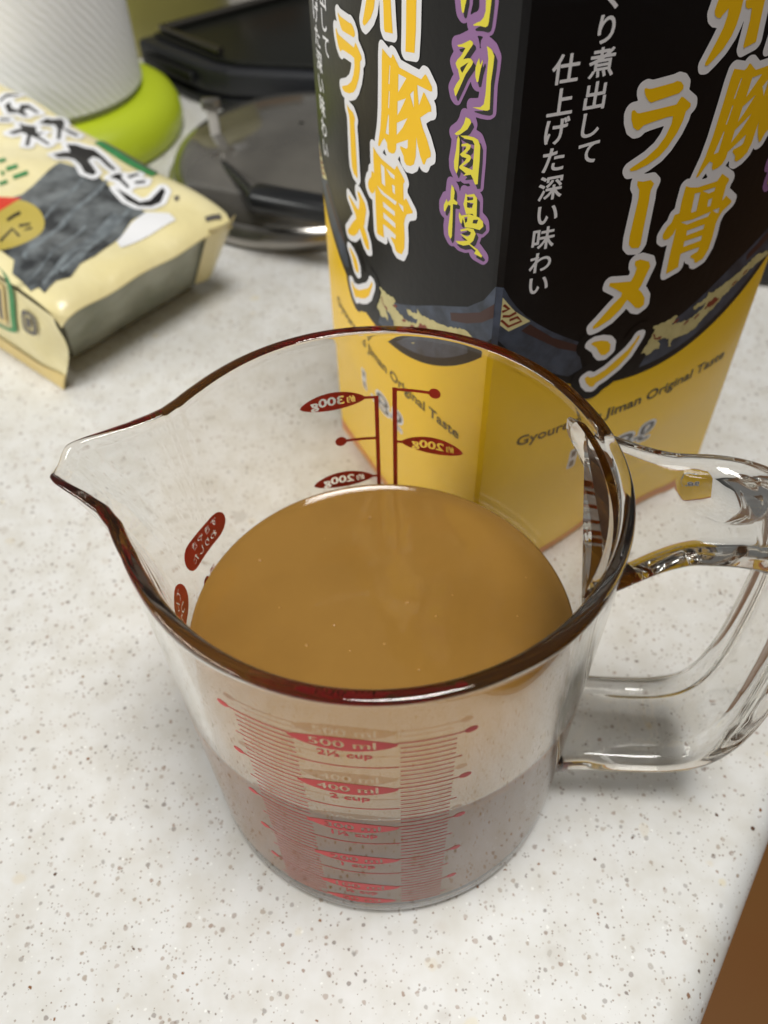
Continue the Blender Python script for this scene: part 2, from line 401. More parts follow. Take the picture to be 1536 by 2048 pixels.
ART_Y = [[(27.9,157.8),(28.2,157.9),(29,157.6),(29.8,157.5),(35.1,157.7),(36,157.9),(37.1,157.5),(38,156.6),(38.1,155.9),(37.3,155.2),(30.3,154.6),(29.6,155),(28.5,156.3),(28,157.3)],[(25.9,153.8),(26.5,153.8),(27.2,153.1),(27.8,152.9),(37.2,152.9),(38.1,154.3),(38.7,154.1),(41.2,152.3),(41.4,151.6),(40.4,150.8),(40.2,148.9),(39.3,146.5),(37.5,143.7),(35.8,142.1),(33,140.8),(30.1,140.1),(28.6,140.2),(28.2,140.8),(29.3,141.3),(32.1,142.5),(34.7,144.3),(36.2,146.4),(37.1,148.9),(37,150.5),(35.6,150.6),(31.4,150.3),(29.5,150),(28.7,149.3),(28.1,149.3),(27,150.1),(26.1,151.9),(25.8,153.4)],[(31.1,137.4),(32.7,136.9),(34.8,136.8),(36,135.7),(35.5,134.3),(35.5,133.3),(35.7,131.5),(35.9,124.9),(36.1,120.3),(35.7,119.6),(33.6,120.1),(32.5,121.3),(32.2,123.7),(32.4,133.2),(32.1,135.1),(31.2,136.4)],[(35.6,116),(37.1,116.1),(40.1,114.6),(40.9,113),(40.1,110.5),(39.4,108),(38.8,107.1),(40.2,105.7),(41.6,103.7),(41.9,101.5),(40.6,100.9),(39.1,101.6),(37.5,103.4),(35.8,105),(34.4,102.8),(31.8,100.5),(28.4,99.1),(26.9,98.9),(26.6,99.7),(28.4,101.5),(31.4,104.8),(33.6,106.7),(33.6,107.7),(31.4,109.4),(29.1,111),(29.2,111.8),(33.2,110.9),(35.6,110.4),(36.3,111.9),(36.6,113.8),(35.7,115)],[(51.7,157.2),(55.1,156.2),(55.7,156.5),(56.1,157.3),(56.6,157.2),(58.9,155.4),(67.2,155.5),(68.5,156.9),(69,156.9),(71,155.1),(71.1,154.2),(70.5,154),(65.8,153.9),(66.1,151.8),(66.5,149.7),(68.1,153.1),(68.5,153),(70.8,151),(71,149.9),(69.9,149.4),(67,147.2),(68,145.3),(69.6,143.4),(71.1,140.8),(71.1,139.8),(69.7,138.8),(68.9,137.1),(68.3,137),(67.1,138.7),(66,141.1),(65.7,142.6),(65.6,140.2),(65.5,137.7),(64.8,135.6),(63.4,134.6),(61.7,134.2),(60.8,134.7),(60.5,135.9),(59.1,137.2),(59.1,137.8),(61.7,138.1),(62.2,138.6),(62.3,140.5),(60.2,139.3),(57.4,137.7),(57.3,136.3),(56.5,135),(55.4,134.5),(53.8,134.3),(53.2,135.1),(53.1,136.2),(51.9,136.9),(50.9,135.9),(49.5,134),(48.8,133.8),(48.7,134.3),(50,138.5),(50.7,143),(51.2,150.6),(51.4,155.2)],[(54.8,154.6),(55.1,154.6),(54.6,150.4),(54.2,150.4)],[(54.4,149),(54.7,148.8),(54.3,144.8),(53.9,144.9)],[(53.9,143.3),(54.2,143.2),(54,138.5),(52.6,138.4)],[(58.5,153.9),(61.3,154),(61.6,153.9),(58.3,149.8)],[(58.1,147.8),(61.5,149.6),(59.1,146),(57.9,144.5)],[(57.7,142.7),(62.1,145.4),(60.2,142.6),(57.6,139.8)],[(63.1,151),(64.5,152.3),(64.6,148.5),(64,149.5)],[(46.1,132.5),(47.9,131.7),(50.2,131.1),(56.5,130.9),(57.6,132.4),(60.6,130.4),(61,129.8),(60.4,128.8),(60.5,125.6),(60.6,124.7),(61.6,125.7),(64.4,123.5),(64.4,123),(61.9,121.6),(61.1,120.1),(60.7,118.6),(61,114.8),(60.8,111.5),(59.6,109.2),(57.4,108.7),(56.6,109.1),(56.1,110.2),(54.3,111.3),(54.5,111.8),(56.6,112.2),(56.8,113.4),(54.4,113.6),(51.1,113.6),(50.4,113.5),(50.8,109.7),(47.1,109),(46.9,109.5),(46.6,115.1),(46.5,120.3),(46.4,121.7),(45.9,120.3),(44.9,119.5),(43.7,119.4),(42.7,120.2),(42.5,121.3),(43.3,122.9),(44.4,123.8),(44.8,125.7),(46.2,125.7),(46,129.1)],[(49.8,129.7),(51.6,129.5),(51.9,124.6),(50.2,124.7)],[(52.3,129.6),(56.5,129.4),(56.5,128.4),(54.7,128.3)],[(55.2,126.6),(56.5,126.7),(56.6,124.5),(55.5,124.7)],[(58,123),(60.3,123),(60.5,121.5),(59.4,121.9)],[(47.5,123),(51.3,122.6),(57.4,122.9),(56.8,121.7),(53.3,121.8),(49.9,121.7)],[(50.5,119.9),(56.4,119.8),(56.4,118.5),(50.7,118.5)],[(50.6,117),(56.6,116.7),(56.7,115.3),(50.7,115.4)],[(42.2,173.3),(41.9,171.9),(41.6,170.1),(42,169.2),(42.8,168.6),(43.7,168.4),(44.2,169),(45.3,169.9),(45.5,168.6),(45.2,166.4),(44.2,163.9),(42.5,160.1),(42.7,159.6),(43.4,159.5),(44.7,160.4),(46.7,162.1),(48.2,164.3),(48.8,166.3),(49,168.7),(48.9,170.7),(48.5,172.6),(45.9,173.9)],[(49.6,170.6),(50.1,169.3),(51,168.8),(52,168.8),(52.5,166.4),(52.6,161.5),(53,161),(56.3,161.6),(55.9,164.8),(55.4,169.6),(54.7,172.5),(51.5,173),(52.1,170.7)],[(61.3,159.4),(64.7,160.1),(65.1,164.7),(65.2,170.4),(65.3,176.1),(61.8,175.3),(61.6,169.5),(61.5,163.7)]]
ART_YN = [[(27.1,94.2),(28.1,94.6),(30.3,94.3),(32.4,93.4),(33.6,91.9),(33.8,89.8),(32.6,88.9),(31.3,89.2),(30.3,90.4),(29.2,92.3),(28.1,93.3)],[(27.3,82.8),(28.1,83.2),(29.2,82.4),(30.4,82.3),(33.7,83.5),(37,85.8),(40.1,88),(41.9,90.2),(42.6,91.6),(43.3,91.5),(43.1,90.5),(40.8,85.9),(37.9,83.1),(34.2,80.9),(31.6,79.9),(30.6,78.7),(29.5,79.2),(28.1,80.9)]]
ART_P = [[(78.9,173.7),(79.2,172.4),(79.4,171.8),(79.7,171.6),(80,171.9),(80.2,172.9),(80.5,174.1),(80.5,175.6),(78.8,175.2)],[(85.7,175.3),(85.8,173.5),(85.4,172.3),(84.6,171.4),(83.6,170.9),(82.7,170.3),(82.9,170.2),(84.6,170.6),(86,170.7),(86.6,171.1),(86.8,171.8),(87,174.1),(87.1,175.6),(87,177.1),(85.7,176.8)],[(78.5,165.5),(79.9,166.1),(82.1,167.4),(82.8,167.3),(83,166.9),(80.4,163.4),(81.9,164),(82.6,164.1),(83.3,163.7),(83,163),(81.3,160.7),(80.3,158.7),(78.7,155.6),(78.4,155.8),(78,156.8),(78.7,158.1),(79.7,159.4),(79,161.1),(78.7,161.2),(78.2,162),(78.7,162.8),(79.7,163.8),(80.9,165.6),(80.1,165.6),(78.9,165.3)],[(79.7,161.6),(82,163.3),(81.5,162.6),(80.3,160.7),(79.7,161.3)],[(84.9,164.9),(85.1,164.1),(85.3,163.7),(85.8,164.8),(85.9,164.4),(85.4,162.7),(85,160.4),(84.6,160.2),(84.1,161.2),(84,162.8),(84.4,164)],[(86.7,167.5),(87.3,167.5),(88.1,167.2),(88.8,166.3),(88.7,164.2),(88.4,161.3),(88.6,156.1),(88.1,155.7),(87.5,155.5),(86,155.2),(83.8,155),(86,155.7),(86.9,156.6),(87.2,158.7),(87.2,162.1),(87.3,165.4),(87,166.7)],[(82,152.4),(83.3,152.4),(83.7,151.8),(82.7,150.1),(80.5,148.2),(79.5,147.7),(78.8,147.8),(80.7,149.5),(81.6,151)],[(80,147.9),(80.5,147.2),(80.6,144),(80.4,140.3),(80,139.3),(79.2,140.2),(79,141.7),(79.5,144.5),(79.7,146.9)],[(80.6,148),(82.6,148.7),(84.7,149.1),(86,149),(86.7,147.9),(86.8,144.9),(86.7,141),(86.7,139.5),(85.9,139.1),(85.2,140.1),(84.5,140.8),(82.2,139.7),(82.9,140.5),(80.8,140.9),(80.8,141.3),(82.5,143.2),(82.9,143.9),(81.4,143.7),(80.8,144),(82.5,145.8),(82.6,146.4),(81.2,145.9),(81.2,146.4),(82.9,147.2),(84,147.1),(83.8,146.3),(82.5,144.8),(83.9,144.9),(84.3,144.5),(83.8,143.5),(81.9,141.8),(83.4,141.9),(84.9,142),(85,144.7),(85,147.7),(84.4,148.3),(82.1,147.9)],[(78.6,136.2),(79.4,135.7),(79.7,134.8),(79.5,133.1),(80.8,132.8),(80.7,132.2),(79.3,131.8),(79.4,127.8),(79.4,123.7),(79,122.8),(78.2,123.6),(78,125.2),(78.5,129.4),(78.5,131.1),(77.7,130.9),(76.7,128.8),(76.3,128.9),(76.2,130.3),(77.1,132.1),(77.5,131.5),(78.4,132.5),(78.4,134.5)],[(83.2,136),(83.7,135.8),(85.8,136.9),(86.8,136.3),(87,132),(86.4,131.6),(85.7,132.1),(83.7,131.2),(82.7,133.2),(83,134.6)],[(83.7,135.4),(85.6,136.1),(85.6,135.4),(83.9,134.5)],[(83.8,134.1),(85.8,134.7),(85.4,133.3),(83.9,132.9)],[(81.5,130.8),(82.2,130.2),(84.7,131.6),(87.8,132.1),(89,131.6),(89.2,130.5),(88.2,129.2),(86.3,128.8),(83.6,127.9),(82.8,129.8),(82.5,128.3),(81.9,128.4),(81.4,129.7)],[(83.2,130.2),(84.2,130.8),(84.2,129.6),(83.6,128.9)],[(86.1,130.8),(87.6,131.5),(87.2,130.3),(85.9,129.9)],[(82.1,126.6),(84.4,128.1),(86.3,128.6),(87.1,127.8),(86.5,125.8),(85.5,124.5),(88,124.2),(89.6,123.2),(89.2,122.7),(87,122.7),(87.5,123.7),(85.3,124.2),(83.4,123.1),(81.8,122.8),(80.7,123.1),(82.8,124),(84.7,125),(82.1,125.6),(84.6,126),(85.4,126.8),(85.6,127.5),(84.5,127.5),(82.4,126.3)]]
ART_BAND = [[(0.6,117.6),(4.1,111.8),(8.5,106.5),(14.4,101.8),(22.7,96.2),(24.2,84.8),(16,89.8),(8.4,95.7),(0.9,100.8)]]
ART_BROWN = [[(8.5,105.4),(15.4,99.5),(23,95.1),(23.4,92.8),(17.4,95.7),(9.4,101.6),(6.4,103.9)]]
ART_KEY = [[(0.7,114.6),(4.2,110.1),(8.5,106.3),(3.1,104.5),(0.8,106.8)]]
ART_MEANDER = [[(1.2,112.5),(2.6,111.1),(1,110.6)],[(0.9,108.2),(2.9,106),(6.1,106.9),(4.9,108.3),(3,107.8)],[(1.2,109.3),(2.9,109),(4.5,109.7)]]
ART_DRAGON = [[(45.4,84.5),(48.4,83.1),(49.8,84),(52.1,83.6),(52,85.2),(50.6,86.7),(52.8,87),(55.1,85.8),(55.7,82.8),(56.8,82.6),(56.5,84.6),(58.8,84.9),(61.3,84.7),(65.4,85.1),(67.6,87.2),(69.6,88.8),(70.6,88.9),(72.3,90.3),(75,92.1),(78.2,93.6),(80.2,94.5),(83.3,95.8),(87.7,97.1),(92.7,97.4),(91.6,99.4),(85.1,100.4),(80.1,98.3),(74.9,96.7),(71.4,96.2),(69.2,95.4),(66.6,96.4),(66.3,94.5),(64,94),(61.8,93.7),(62.5,92.3),(64.9,92.5),(66.8,93.2),(66.6,91.8),(64.2,90.4),(61,89.7),(58.2,89.9),(54.5,90.9),(56.3,92.7),(55.8,93.2),(52.6,93),(51.5,92.5),(47.6,92.8),(48.3,90.8),(47.8,89),(47,87.2),(46,86)]]
ART_MANE = [[(48.1,90),(50.2,88),(51.8,88),(51.5,86.9),(48.9,88.2)],[(67.6,92),(70,93.3),(72.8,91.8),(71.1,90.5),(69.3,90.4)]]
ART_BAND2 = [[(48.4,83),(61.8,83.3),(71.3,87.1),(80.7,92.6),(84.9,94.3),(90.5,96.7),(92.9,97.1),(95.8,92),(85.8,90.6),(75.4,86.5),(65.2,83.7),(55.2,82.4),(48.6,82.3)]]

def at_px(x, y, z):
    """point at height z seen at photo pixel (x, y): used for things that rest on the counter"""
    d = fwd + rt * ((x - 768) / F_PX) - up * ((y - 1024) / F_PX)
    return CAM + d * ((z - CAM_H) / d.z)

# ------------------------------------------------------------------ the setting: counter and floor
e0, e1 = Vector((0.0665, 0.035)), Vector((0.101, 0.0845))           # front edge of the counter, seen lower right
ed = (e1 - e0).normalized(); en = Vector((ed.y, -ed.x))              # outward (towards the floor)
def counter():
    prof = [(-1.9, 0.0)] + [(-0.0075 - 0.01 * k, 0.0) for k in range(6, 0, -1)]
    R_ = 0.0095
    prof += [(-R_ + R_ * math.sin(a), -R_ + R_ * math.cos(a)) for a in np.linspace(0, math.pi / 2, 9)]
    prof += [(0, -0.034), (-0.006, -0.040), (-1.9, -0.040)]
    V, Fc = [], []
    ts = (-1.2, 2.4); m = len(prof)
    for t in ts:
        for (o, z) in prof:
            p = e0 + ed * t + en * o; V.append((p.x, p.y, z))
    for i in range(m - 1): Fc.append((i, i + 1, m + i + 1, m + i))
    Fc.append((m - 1, 0, m, 2 * m - 1)); Fc.append(tuple(range(m - 1, -1, -1))); Fc.append(tuple(range(m, 2 * m)))
    o = link('counter', mesh('counter', V, Fc), M['counter'], smooth=35); o['kind'] = 'structure'
counter()
fl = link('floor', mesh('floor', [(-4, -4, -0.86), (4, -4, -0.86), (4, 4, -0.86), (-4, 4, -0.86)], [(0, 1, 2, 3)]), M['wood']); fl['kind'] = 'structure'

# ------------------------------------------------------------------ measuring cup
CUP = Vector((-0.00123, 0.11788, 0.0)); ZR = 0.1104
_sp_a = np.array([100, 135, 143, 150, 154, 157, 161, 164.5, 167.3, 169.2, 171, 174.4, 177.2, 179, 181, 183.3, 187.4, 192, 201, 210, 220, 250.])
_sp_r = np.array([50, 50, 50.1, 50.5, 51.3, 52.8, 55.7, 59.3, 62.8, 65.2, 65.6, 65.7, 65.6, 64, 61.3, 58.3, 54.4, 52.2, 50.6, 50.1, 50, 50.])
_tab = np.interp(np.arange(0, 360, 0.25), _sp_a, _sp_r) - 50
_ker = np.exp(-0.5 * (np.arange(-12, 13) * 0.25 / 0.22) ** 2); _ker /= _ker.sum()
_tab = np.convolve(np.concatenate([_tab[-12:], _tab, _tab[:12]]), _ker, 'valid') / 1000
def spout(th_deg): return np.interp(np.mod(th_deg, 360), np.arange(0, 360.25, 0.25), np.append(_tab, _tab[0]))
def r_out(th_deg, z):
    t = np.clip((z - 0.062) / (ZR - 0.062), 0, 1)
    return 0.0480 + 0.0020 * z / ZR + spout(th_deg) * t ** 1.9
TH = np.concatenate([np.arange(0, 150, 1.25), np.arange(150, 195, 0.375), np.arange(195, 360, 1.25)]); NT = len(TH)
def ring_out(z): return r_out(TH, np.full(NT, z))
def ring_in(z):
    fine = np.arange(0, 360, 0.25); r = r_out(fine, np.full(1440, z)); a = np.radians(fine)
    P = np.stack([r * np.cos(a), r * np.sin(a)], 1); T = np.roll(P, -1, 0) - np.roll(P, 1, 0); T /= np.linalg.norm(T, axis=1)[:, None]
    t = 0.0030 - 0.0011 * np.clip(spout(fine) / 0.012, 0, 1) * np.clip((z - 0.07) / 0.04, 0, 1)
    Q = P - np.stack([T[:, 1], -T[:, 0]], 1) * t[:, None]
    aq = np.unwrap(np.arctan2(Q[:, 1], Q[:, 0])); rq = np.hypot(Q[:, 0], Q[:, 1]); o = np.argsort(aq)
    aa = np.degrees(aq[o]); rr = rq[o]
    return np.interp(TH, np.concatenate([aa - 360, aa, aa + 360]), np.concatenate([rr, rr, rr]))
def lip(z): return 0.0016 * np.exp(-((TH - 173.5) / 3.2) ** 2) * max(0, (z - 0.09) / (ZR - 0.09)) ** 2
rings = []
for r, z in ((0.003, 0.0013), (0.020, 0.0013), (0.0385, 0.0012), (0.0408, 0.0006), (0.0428, 0.0), (0.0455, 0.0), (0.0469, 0.0005), (0.0476, 0.0014)):
    rings.append((np.full(NT, r), np.full(NT, z)))
zs = np.concatenate([np.linspace(0.003, 0.062, 14), np.linspace(0.0645, ZR - 0.0009, 26)])
for z in zs: rings.append((ring_out(z), z - lip(z)))
ro, ri = ring_out(ZR), ring_in(ZR); lp_ = lip(ZR)
for f, dz in ((0.03, 0.0005), (0.10, 0.0002), (0.2, 0.00005), (0.35, 0.0), (0.5, -0.00004), (0.65, 0.0), (0.8, 0.00005), (0.90, 0.0002), (0.97, 0.0005)): rings.append((ro + (ri - ro) * f, ZR - dz - lp_))
for z in zs[::-1]:
    if z > 0.0085: rings.append((ring_in(z), z - lip(z)))
rb = ring_in(0.009)[0]
for dr, z in ((0.0004, 0.0072), (0.0013, 0.0058), (0.0030, 0.0047), (0.0055, 0.0043), (0.020, 0.0042), (rb - 0.003, 0.0042)):
    rings.append((np.full(NT, rb - dr), np.full(NT, z)))
V, Fc = [], []
ca, sa = np.cos(np.radians(TH)), np.sin(np.radians(TH))
for r, z in rings:
    zz = np.broadcast_to(z, (NT,)); V += [(r[i] * ca[i], r[i] * sa[i], zz[i]) for i in range(NT)]
for j in range(len(rings) - 1):
    for i in range(NT):
        k = (i + 1) % NT; Fc.append((j * NT + i, j * NT + k, (j + 1) * NT + k, (j + 1) * NT + i))
nv = len(V); V += [(0, 0, 0.0013), (0, 0, 0.0042)]; last = (len(rings) - 1) * NT
for i in range(NT):
    k = (i + 1) % NT; Fc.append((nv, k, i)); Fc.append((nv + 1, last + i, last + k))
body_me = mesh('cup_body', V, Fc)

# handle: a flat D-shaped strap swept along a path in the x-z plane
path = [(45.5, 104.8), (50, 105.1), (56, 105.6), (63, 106.0), (70, 105.8), (76.5, 104.0), (81.8, 100.0), (85.3, 93.5), (87.2, 85), (88.0, 75), (88.2, 64), (88.0, 53), (87.2, 42.5), (85.2, 32.5), (81.2, 25.0), (74.8, 21.0), (66, 19.6), (56, 19.3), (45.2, 19.3)]
def catmull(P, n=8):
    P = [np.array(p, float) for p in P]; P = [2 * P[0] - P[1]] + P + [2 * P[-1] - P[-2]]; out = []
    for i in range(1, len(P) - 2):
        for k in range(n):
            t = k / n; a, b, c, d = P[i - 1:i + 3]
            out.append(0.5 * (2 * b + (c - a) * t + (2 * a - 5 * b + 4 * c - d) * t * t + (3 * b - a - 3 * c + d) * t ** 3))
    return out + [P[-2]]
pp = catmull(path, 16); NP = len(pp)
def sec_pts(w, t, n=44):
    """rounded rectangle, w wide and t thick (mm): list of (across, outward)"""
    r = min(t * 0.42, 2.6); a, b = w / 2 - r, t / 2 - r
    out = [(-a + 2 * a * k / n, t / 2) for k in range(n + 1)]
    out += [(a + r * math.cos(q), (b if k < 5 else -b) + r * math.sin(q)) for k, q in ((k, math.pi / 2 - math.pi * k / 9) for k in range(1, 9))]
    out += [(a - 2 * a * k / 28, -t / 2) for k in range(29)]
    out += [(-a + r * math.cos(q), (-b if k < 5 else b) + r * math.sin(q)) for k, q in ((k, -math.pi / 2 - math.pi * k / 9) for k in range(1, 9))]
    return out
HV, HF = [], []; ns = None
ang = math.radians(-6.0); hc, hs = math.cos(ang), math.sin(ang)
for i, p in enumerate(pp):
    d = pp[min(i + 1, NP - 1)] - pp[max(i - 1, 0)]; d /= np.linalg.norm(d); n = np.array([-d[1], d[0]])    # left of travel = outside of the D
    s = i / (NP - 1); x = p[0]
    top = s < 0.5
    w = 26.5 + (22 * max(0, (62 - x) / 16.5) ** 1.8 if top else 5 * max(0, (56 - x) / 10.5) ** 2)
    t = 7.4 + (0.8 * max(0, (54 - x) / 9) if not top else -0.8 * min(1, max(0, (84 - x) / 10)))
    S = sec_pts(w, t); ns = len(S)
    for (a, o) in S:
        # thumb dish on the upper side, shallow grooves along the outside of the grip
        if top and o > 0 and x < 82:
            q = ((x - 66.5) / 7.6) ** 2 + ((a - 1.0) / 8.2) ** 2
            if q < 1: o -= 2.2 * (1 - q)
        elif o > 0 and not (top and x < 82):
            o -= 1.0 * max(0.0, 1 - (a / (w * 0.34)) ** 8) * min(1, max(0, (s - 0.25) / 0.05)) * min(1, max(0, (0.95 - s) / 0.04))
        elif o < 0 and (x > 74 or not top):
            o += 0.5 * max(0.0, 1 - (a / (w * 0.34)) ** 8) * min(1, max(0, (s - 0.25) / 0.05)) * min(1, max(0, (0.93 - s) / 0.04))
        X = p[0] + n[0] * o; Z = p[1] + n[1] * o
        Rw = 48.7 if top else 48.4
        if abs(a) < Rw: X -= (Rw - math.sqrt(Rw * Rw - a * a)) * min(1, max(0, (62 - p[0]) / 13))
        HV.append(((X * hc - a * hs) / 1000, (X * hs + a * hc) / 1000, Z / 1000))
for i in range(NP - 1):
    for k in range(ns): HF.append((i * ns + k, (i + 1) * ns + k, (i + 1) * ns + (k + 1) % ns, i * ns + (k + 1) % ns))
HF.append(tuple(range(ns))); HF.append(tuple((NP - 1) * ns + k for k in range(ns - 1, -1, -1)))
hand_me = mesh('handle', HV, HF)
def fix_normals(me):
    bm = bmesh.new(); bm.from_mesh(me); bmesh.ops.recalc_face_normals(bm, faces=bm.faces[:])
    if bm.calc_volume(signed=True) < 0: bmesh.ops.reverse_faces(bm, faces=bm.faces[:])
    bm.to_mesh(me); bm.free()
fix_normals(body_me); fix_normals(hand_me)
for me in (body_me, hand_me): me.materials.append(M['clear']); me.materials.append(M['clear'].copy())
hand_me.polygons.foreach_set('material_index', [1] * len(hand_me.polygons))
ob = bpy.data.objects.new('tmp_body', body_me); oh = bpy.data.objects.new('tmp_handle', hand_me)
C.objects.link(ob); C.objects.link(oh)
md = ob.modifiers.new('u', 'BOOLEAN'); md.operation = 'UNION'; md.object = oh; md.solver = 'EXACT'
dg = bpy.context.evaluated_depsgraph_get(); dg.update()
joined = bpy.data.meshes.new_from_object(ob.evaluated_get(dg))
bpy.data.objects.remove(ob); bpy.data.objects.remove(oh)
cup = thing('measuring_cup', 'clear plastic measuring cup with red markings, half full of brown soup', 'measuring cup', CUP)
CB = None
for name, idx in (('cup_body', 0), ('handle', 1)):
    bm = bmesh.new(); bm.from_mesh(joined)
    bmesh.ops.delete(bm, geom=[f for f in bm.faces if f.material_index != idx], context='FACES')
    for f in bm.faces: f.material_index = 0
    o = link(name, bm_mesh(name, bm), M['clear'], cup, smooth=42)
    CB = CB or o

# red print on the outside of the cup: (arc length in mm at r = 49, height in mm), angle 0 of each block in degrees
def cup_map(a0):
    def at(off):
        def f(s, z):
            th = a0 + math.degrees(s / 49.0); r = float(r_out(th, z / 1000)) + off / 1000
            return Vector((r * math.cos(math.radians(th)), r * math.sin(math.radians(th)), z / 1000))
        return f
    f = at(0.05); f.back = at(-0.04)
    return f
def bold(l, d): return sdf_contour(l, [d], 0.09)[0]
def lens(x, y, a, b, n=36):
    """pointed oval"""
    up_ = [(x - a + 2 * a * k / n, y + b * (math.sin(math.pi * k / n) ** 0.62)) for k in range(n + 1)]
    dn = [(x + a - 2 * a * k / n, y - b * (math.sin(math.pi * k / n) ** 0.62)) for k in range(1, n)]
    return up_ + dn
fm = cup_map(-98.3)
sA = lambda deg: (deg + 98.3) * math.pi / 180 * 49
lv = {500: 96.2, 400: 77.6, 300: 58.4, 200: 39.6, 100: 21.2, 50: 11.4}
xl0, xl1, xr0, xr1 = sA(-121.8), sA(-110.2), sA(-86.6), sA(-75.0)
for ml, z in lv.items():
    w, h = (9.7, 2.45) if ml > 50 else (8.8, 2.0)
    txt = bold(placed(glyph('%d ml' % ml), 0.0, z - 0.7, w=11.6 if ml > 50 else 9.4, h=2.55 if ml > 50 else 2.0), 0.08)
    bend('scale_mark', [lens(0, z - 0.6, w, h)] + txt, fm, M['red'], CB, 1.5)
    if ml >= 100:
        ln = [rect(sA(-124.0), z - 0.17, -9.2, z + 0.17)]
        bend('scale_line', ln, fm, M['red'], CB, 1.5); bend('scale_line', [rect(9.2, z - 0.17, sA(-73), z + 0.17)], fm, M['red'], CB, 1.5)
        for x in (sA(-124.6), sA(-72.1)): bend('scale_dot', [ellipse(x, z, 1.25, 0.95, 20)], fm, M['red'], CB, 1.0)
        cups = {500: '2½', 400: '2', 300: '1½', 200: '1', 100: '½'}[ml]
        bend('cup_lettering', bold(placed(glyph(cups + ' cup'), 0.3, z - 5.0, w=9.6 if len(cups) > 1 else 7.6, h=2.7), 0.07), fm, M['red'], CB, 1.5)
for k in range(4, 50):
    if k % 10 == 0: continue
    z = 21.2 + (k - 10) * 1.875
    ext = 1.3 if k % 5 == 0 else 0
    bend('graduation', [rect(xl0 - ext, z - 0.13, xl1 + (1.6 if k % 5 else 0), z + 0.13)], fm, M['red'], CB, 1.5)
    bend('graduation', [rect(xr0, z - 0.13, xr1 + ext, z + 0.13)], fm, M['red'], CB, 1.5)
    if k % 5 == 0 and k > 5: bend('graduation', [rect(xl1 + 0.2, z - 0.15, xr0 - 0.2, z + 0.15)], fm, M['red'], CB, 1.5)
# far side: weights, read from outside (so mirrored from inside)
bmap = cup_map(87.0)
sB = lambda deg: (deg - 87.0) * math.pi / 180 * 49
xA, xB = sB(89.9), sB(84.4)
bend('weight_bar', [rect(xA - 0.55, 8, xA + 0.55, 89.9)], bmap, M['red'], CB, 1.0)
bend('weight_bar', [rect(xB - 0.6, 8, xB + 0.6, 92.6)], bmap, M['red'], CB, 1.0)
def pill(xc, z, txt, barx):
    tl = bold(placed(glyph(txt[0]), xc - 4.9, z, h=2.2), 0.05) + bold(placed(glyph(txt[1:]), xc + 1.3, z - 0.3, w=8.6, h=3.3), 0.12)
    bend('weight_mark', [lens(xc, z, 8.6, 2.8)] + tl, bmap, M['red'], CB, 1.5)
    e = xc - 8.0 if barx < xc else xc + 8.0
    a, b = sorted((e, barx)); bend('weight_line', [rect(a, z - 0.4, b, z + 0.4)], bmap, M['red'], CB, 1.5)
def pin(xc, z, barx):
    bend('weight_dot', [ellipse(xc, z, 1.55, 1.55, 24)], bmap, M['red'], CB, 1.0)
    a, b = sorted((xc, barx)); bend('weight_line', [rect(a + (1.3 if xc < barx else 0), z - 0.42, b - (1.3 if xc > barx else 0), z + 0.42)], bmap, M['red'], CB, 1.5)
pill(sB(103.2), 89.5, '約300g', xA); pill(sB(101.7), 61.8, '約200g', xA); pin(sB(101.5), 75.7, xA); pin(sB(101.5), 48, xA)
pill(sB(72.4), 74.5, '約200g', xB); pin(sB(72.4), 92.0, xB); pin(sB(73.1), 56.6, xB)
# left side, beside the spout: recipe capsules
lm = cup_map(157.0)
sL = lambda deg: (deg - 157.0) * math.pi / 180 * 49
def capsule(x0, x1, y0, y1, n=10):
    r = (x1 - x0) / 2; xc = (x0 + x1) / 2
    return [(xc + r * math.cos(t), y1 - r + r * math.sin(t)) for t in np.linspace(0, math.pi, n)] + [(xc + r * math.cos(t), y0 + r + r * math.sin(t)) for t in np.linspace(math.pi, 2 * math.pi, n)]
def hcaps(x0, x1, y0, y1, n=10):
    r = (y1 - y0) / 2; yc = (y0 + y1) / 2
    return [(x1 - r + r * math.cos(t), yc + r * math.sin(t)) for t in np.linspace(-math.pi / 2, math.pi / 2, n)] + [(x0 + r + r * math.cos(t), yc + r * math.sin(t)) for t in np.linspace(math.pi / 2, 1.5 * math.pi, n)]
x0, x1 = sL(145.2), sL(166.6)
tl = []
for i, ch in enumerate('すきやき'): tl += placed(glyph(ch), x0 + 4.2 + i * 2.9, 71.4, h=2.3)
for i, ch in enumerate('わりした'): tl += placed(glyph(ch), x0 + 5.4 + i * 2.9, 68.0, h=2.3)
bend('recipe_mark', [hcaps(x0, x1, 65.3, 73.6)] + tl, lm, M['red'], CB, 1.2)
x0, x1 = sL(171.5), sL(187)
tl = []
for i, ch in enumerate('てん'): tl += placed(glyph(ch), x0 + 4.0 + i * 3.2, 68.6, h=2.3)
for i, ch in enumerate('つゆ'): tl += placed(glyph(ch), x0 + 5.0 + i * 3.2, 65.2, h=2.3)
bend('recipe_mark', [hcaps(x0, x1, 61.5, 71.2)] + tl, lm, M['red'], CB, 1.2)
bend('recipe_dot', [ellipse(sL(160.6), 57.8, 1.5, 1.5, 20)], lm, M['red'], CB, 1.0)
bend('recipe_line', [thick([(sL(160.6) + 1.2, 57.8), (sL(167.6), 57.3), (sL(167.6), 30)], 0.7)], lm, M['red'], CB, 1.0)
bend('recipe_line', [thick([(sL(171.0), 57.2), (sL(171.0), 30)], 0.7)], lm, M['red'], CB, 1.0)
bend('recipe_lettering', placed(glyph('酒'), sL(156.2), 58.2, h=2.6), lm, M['red'], CB, 1.0)

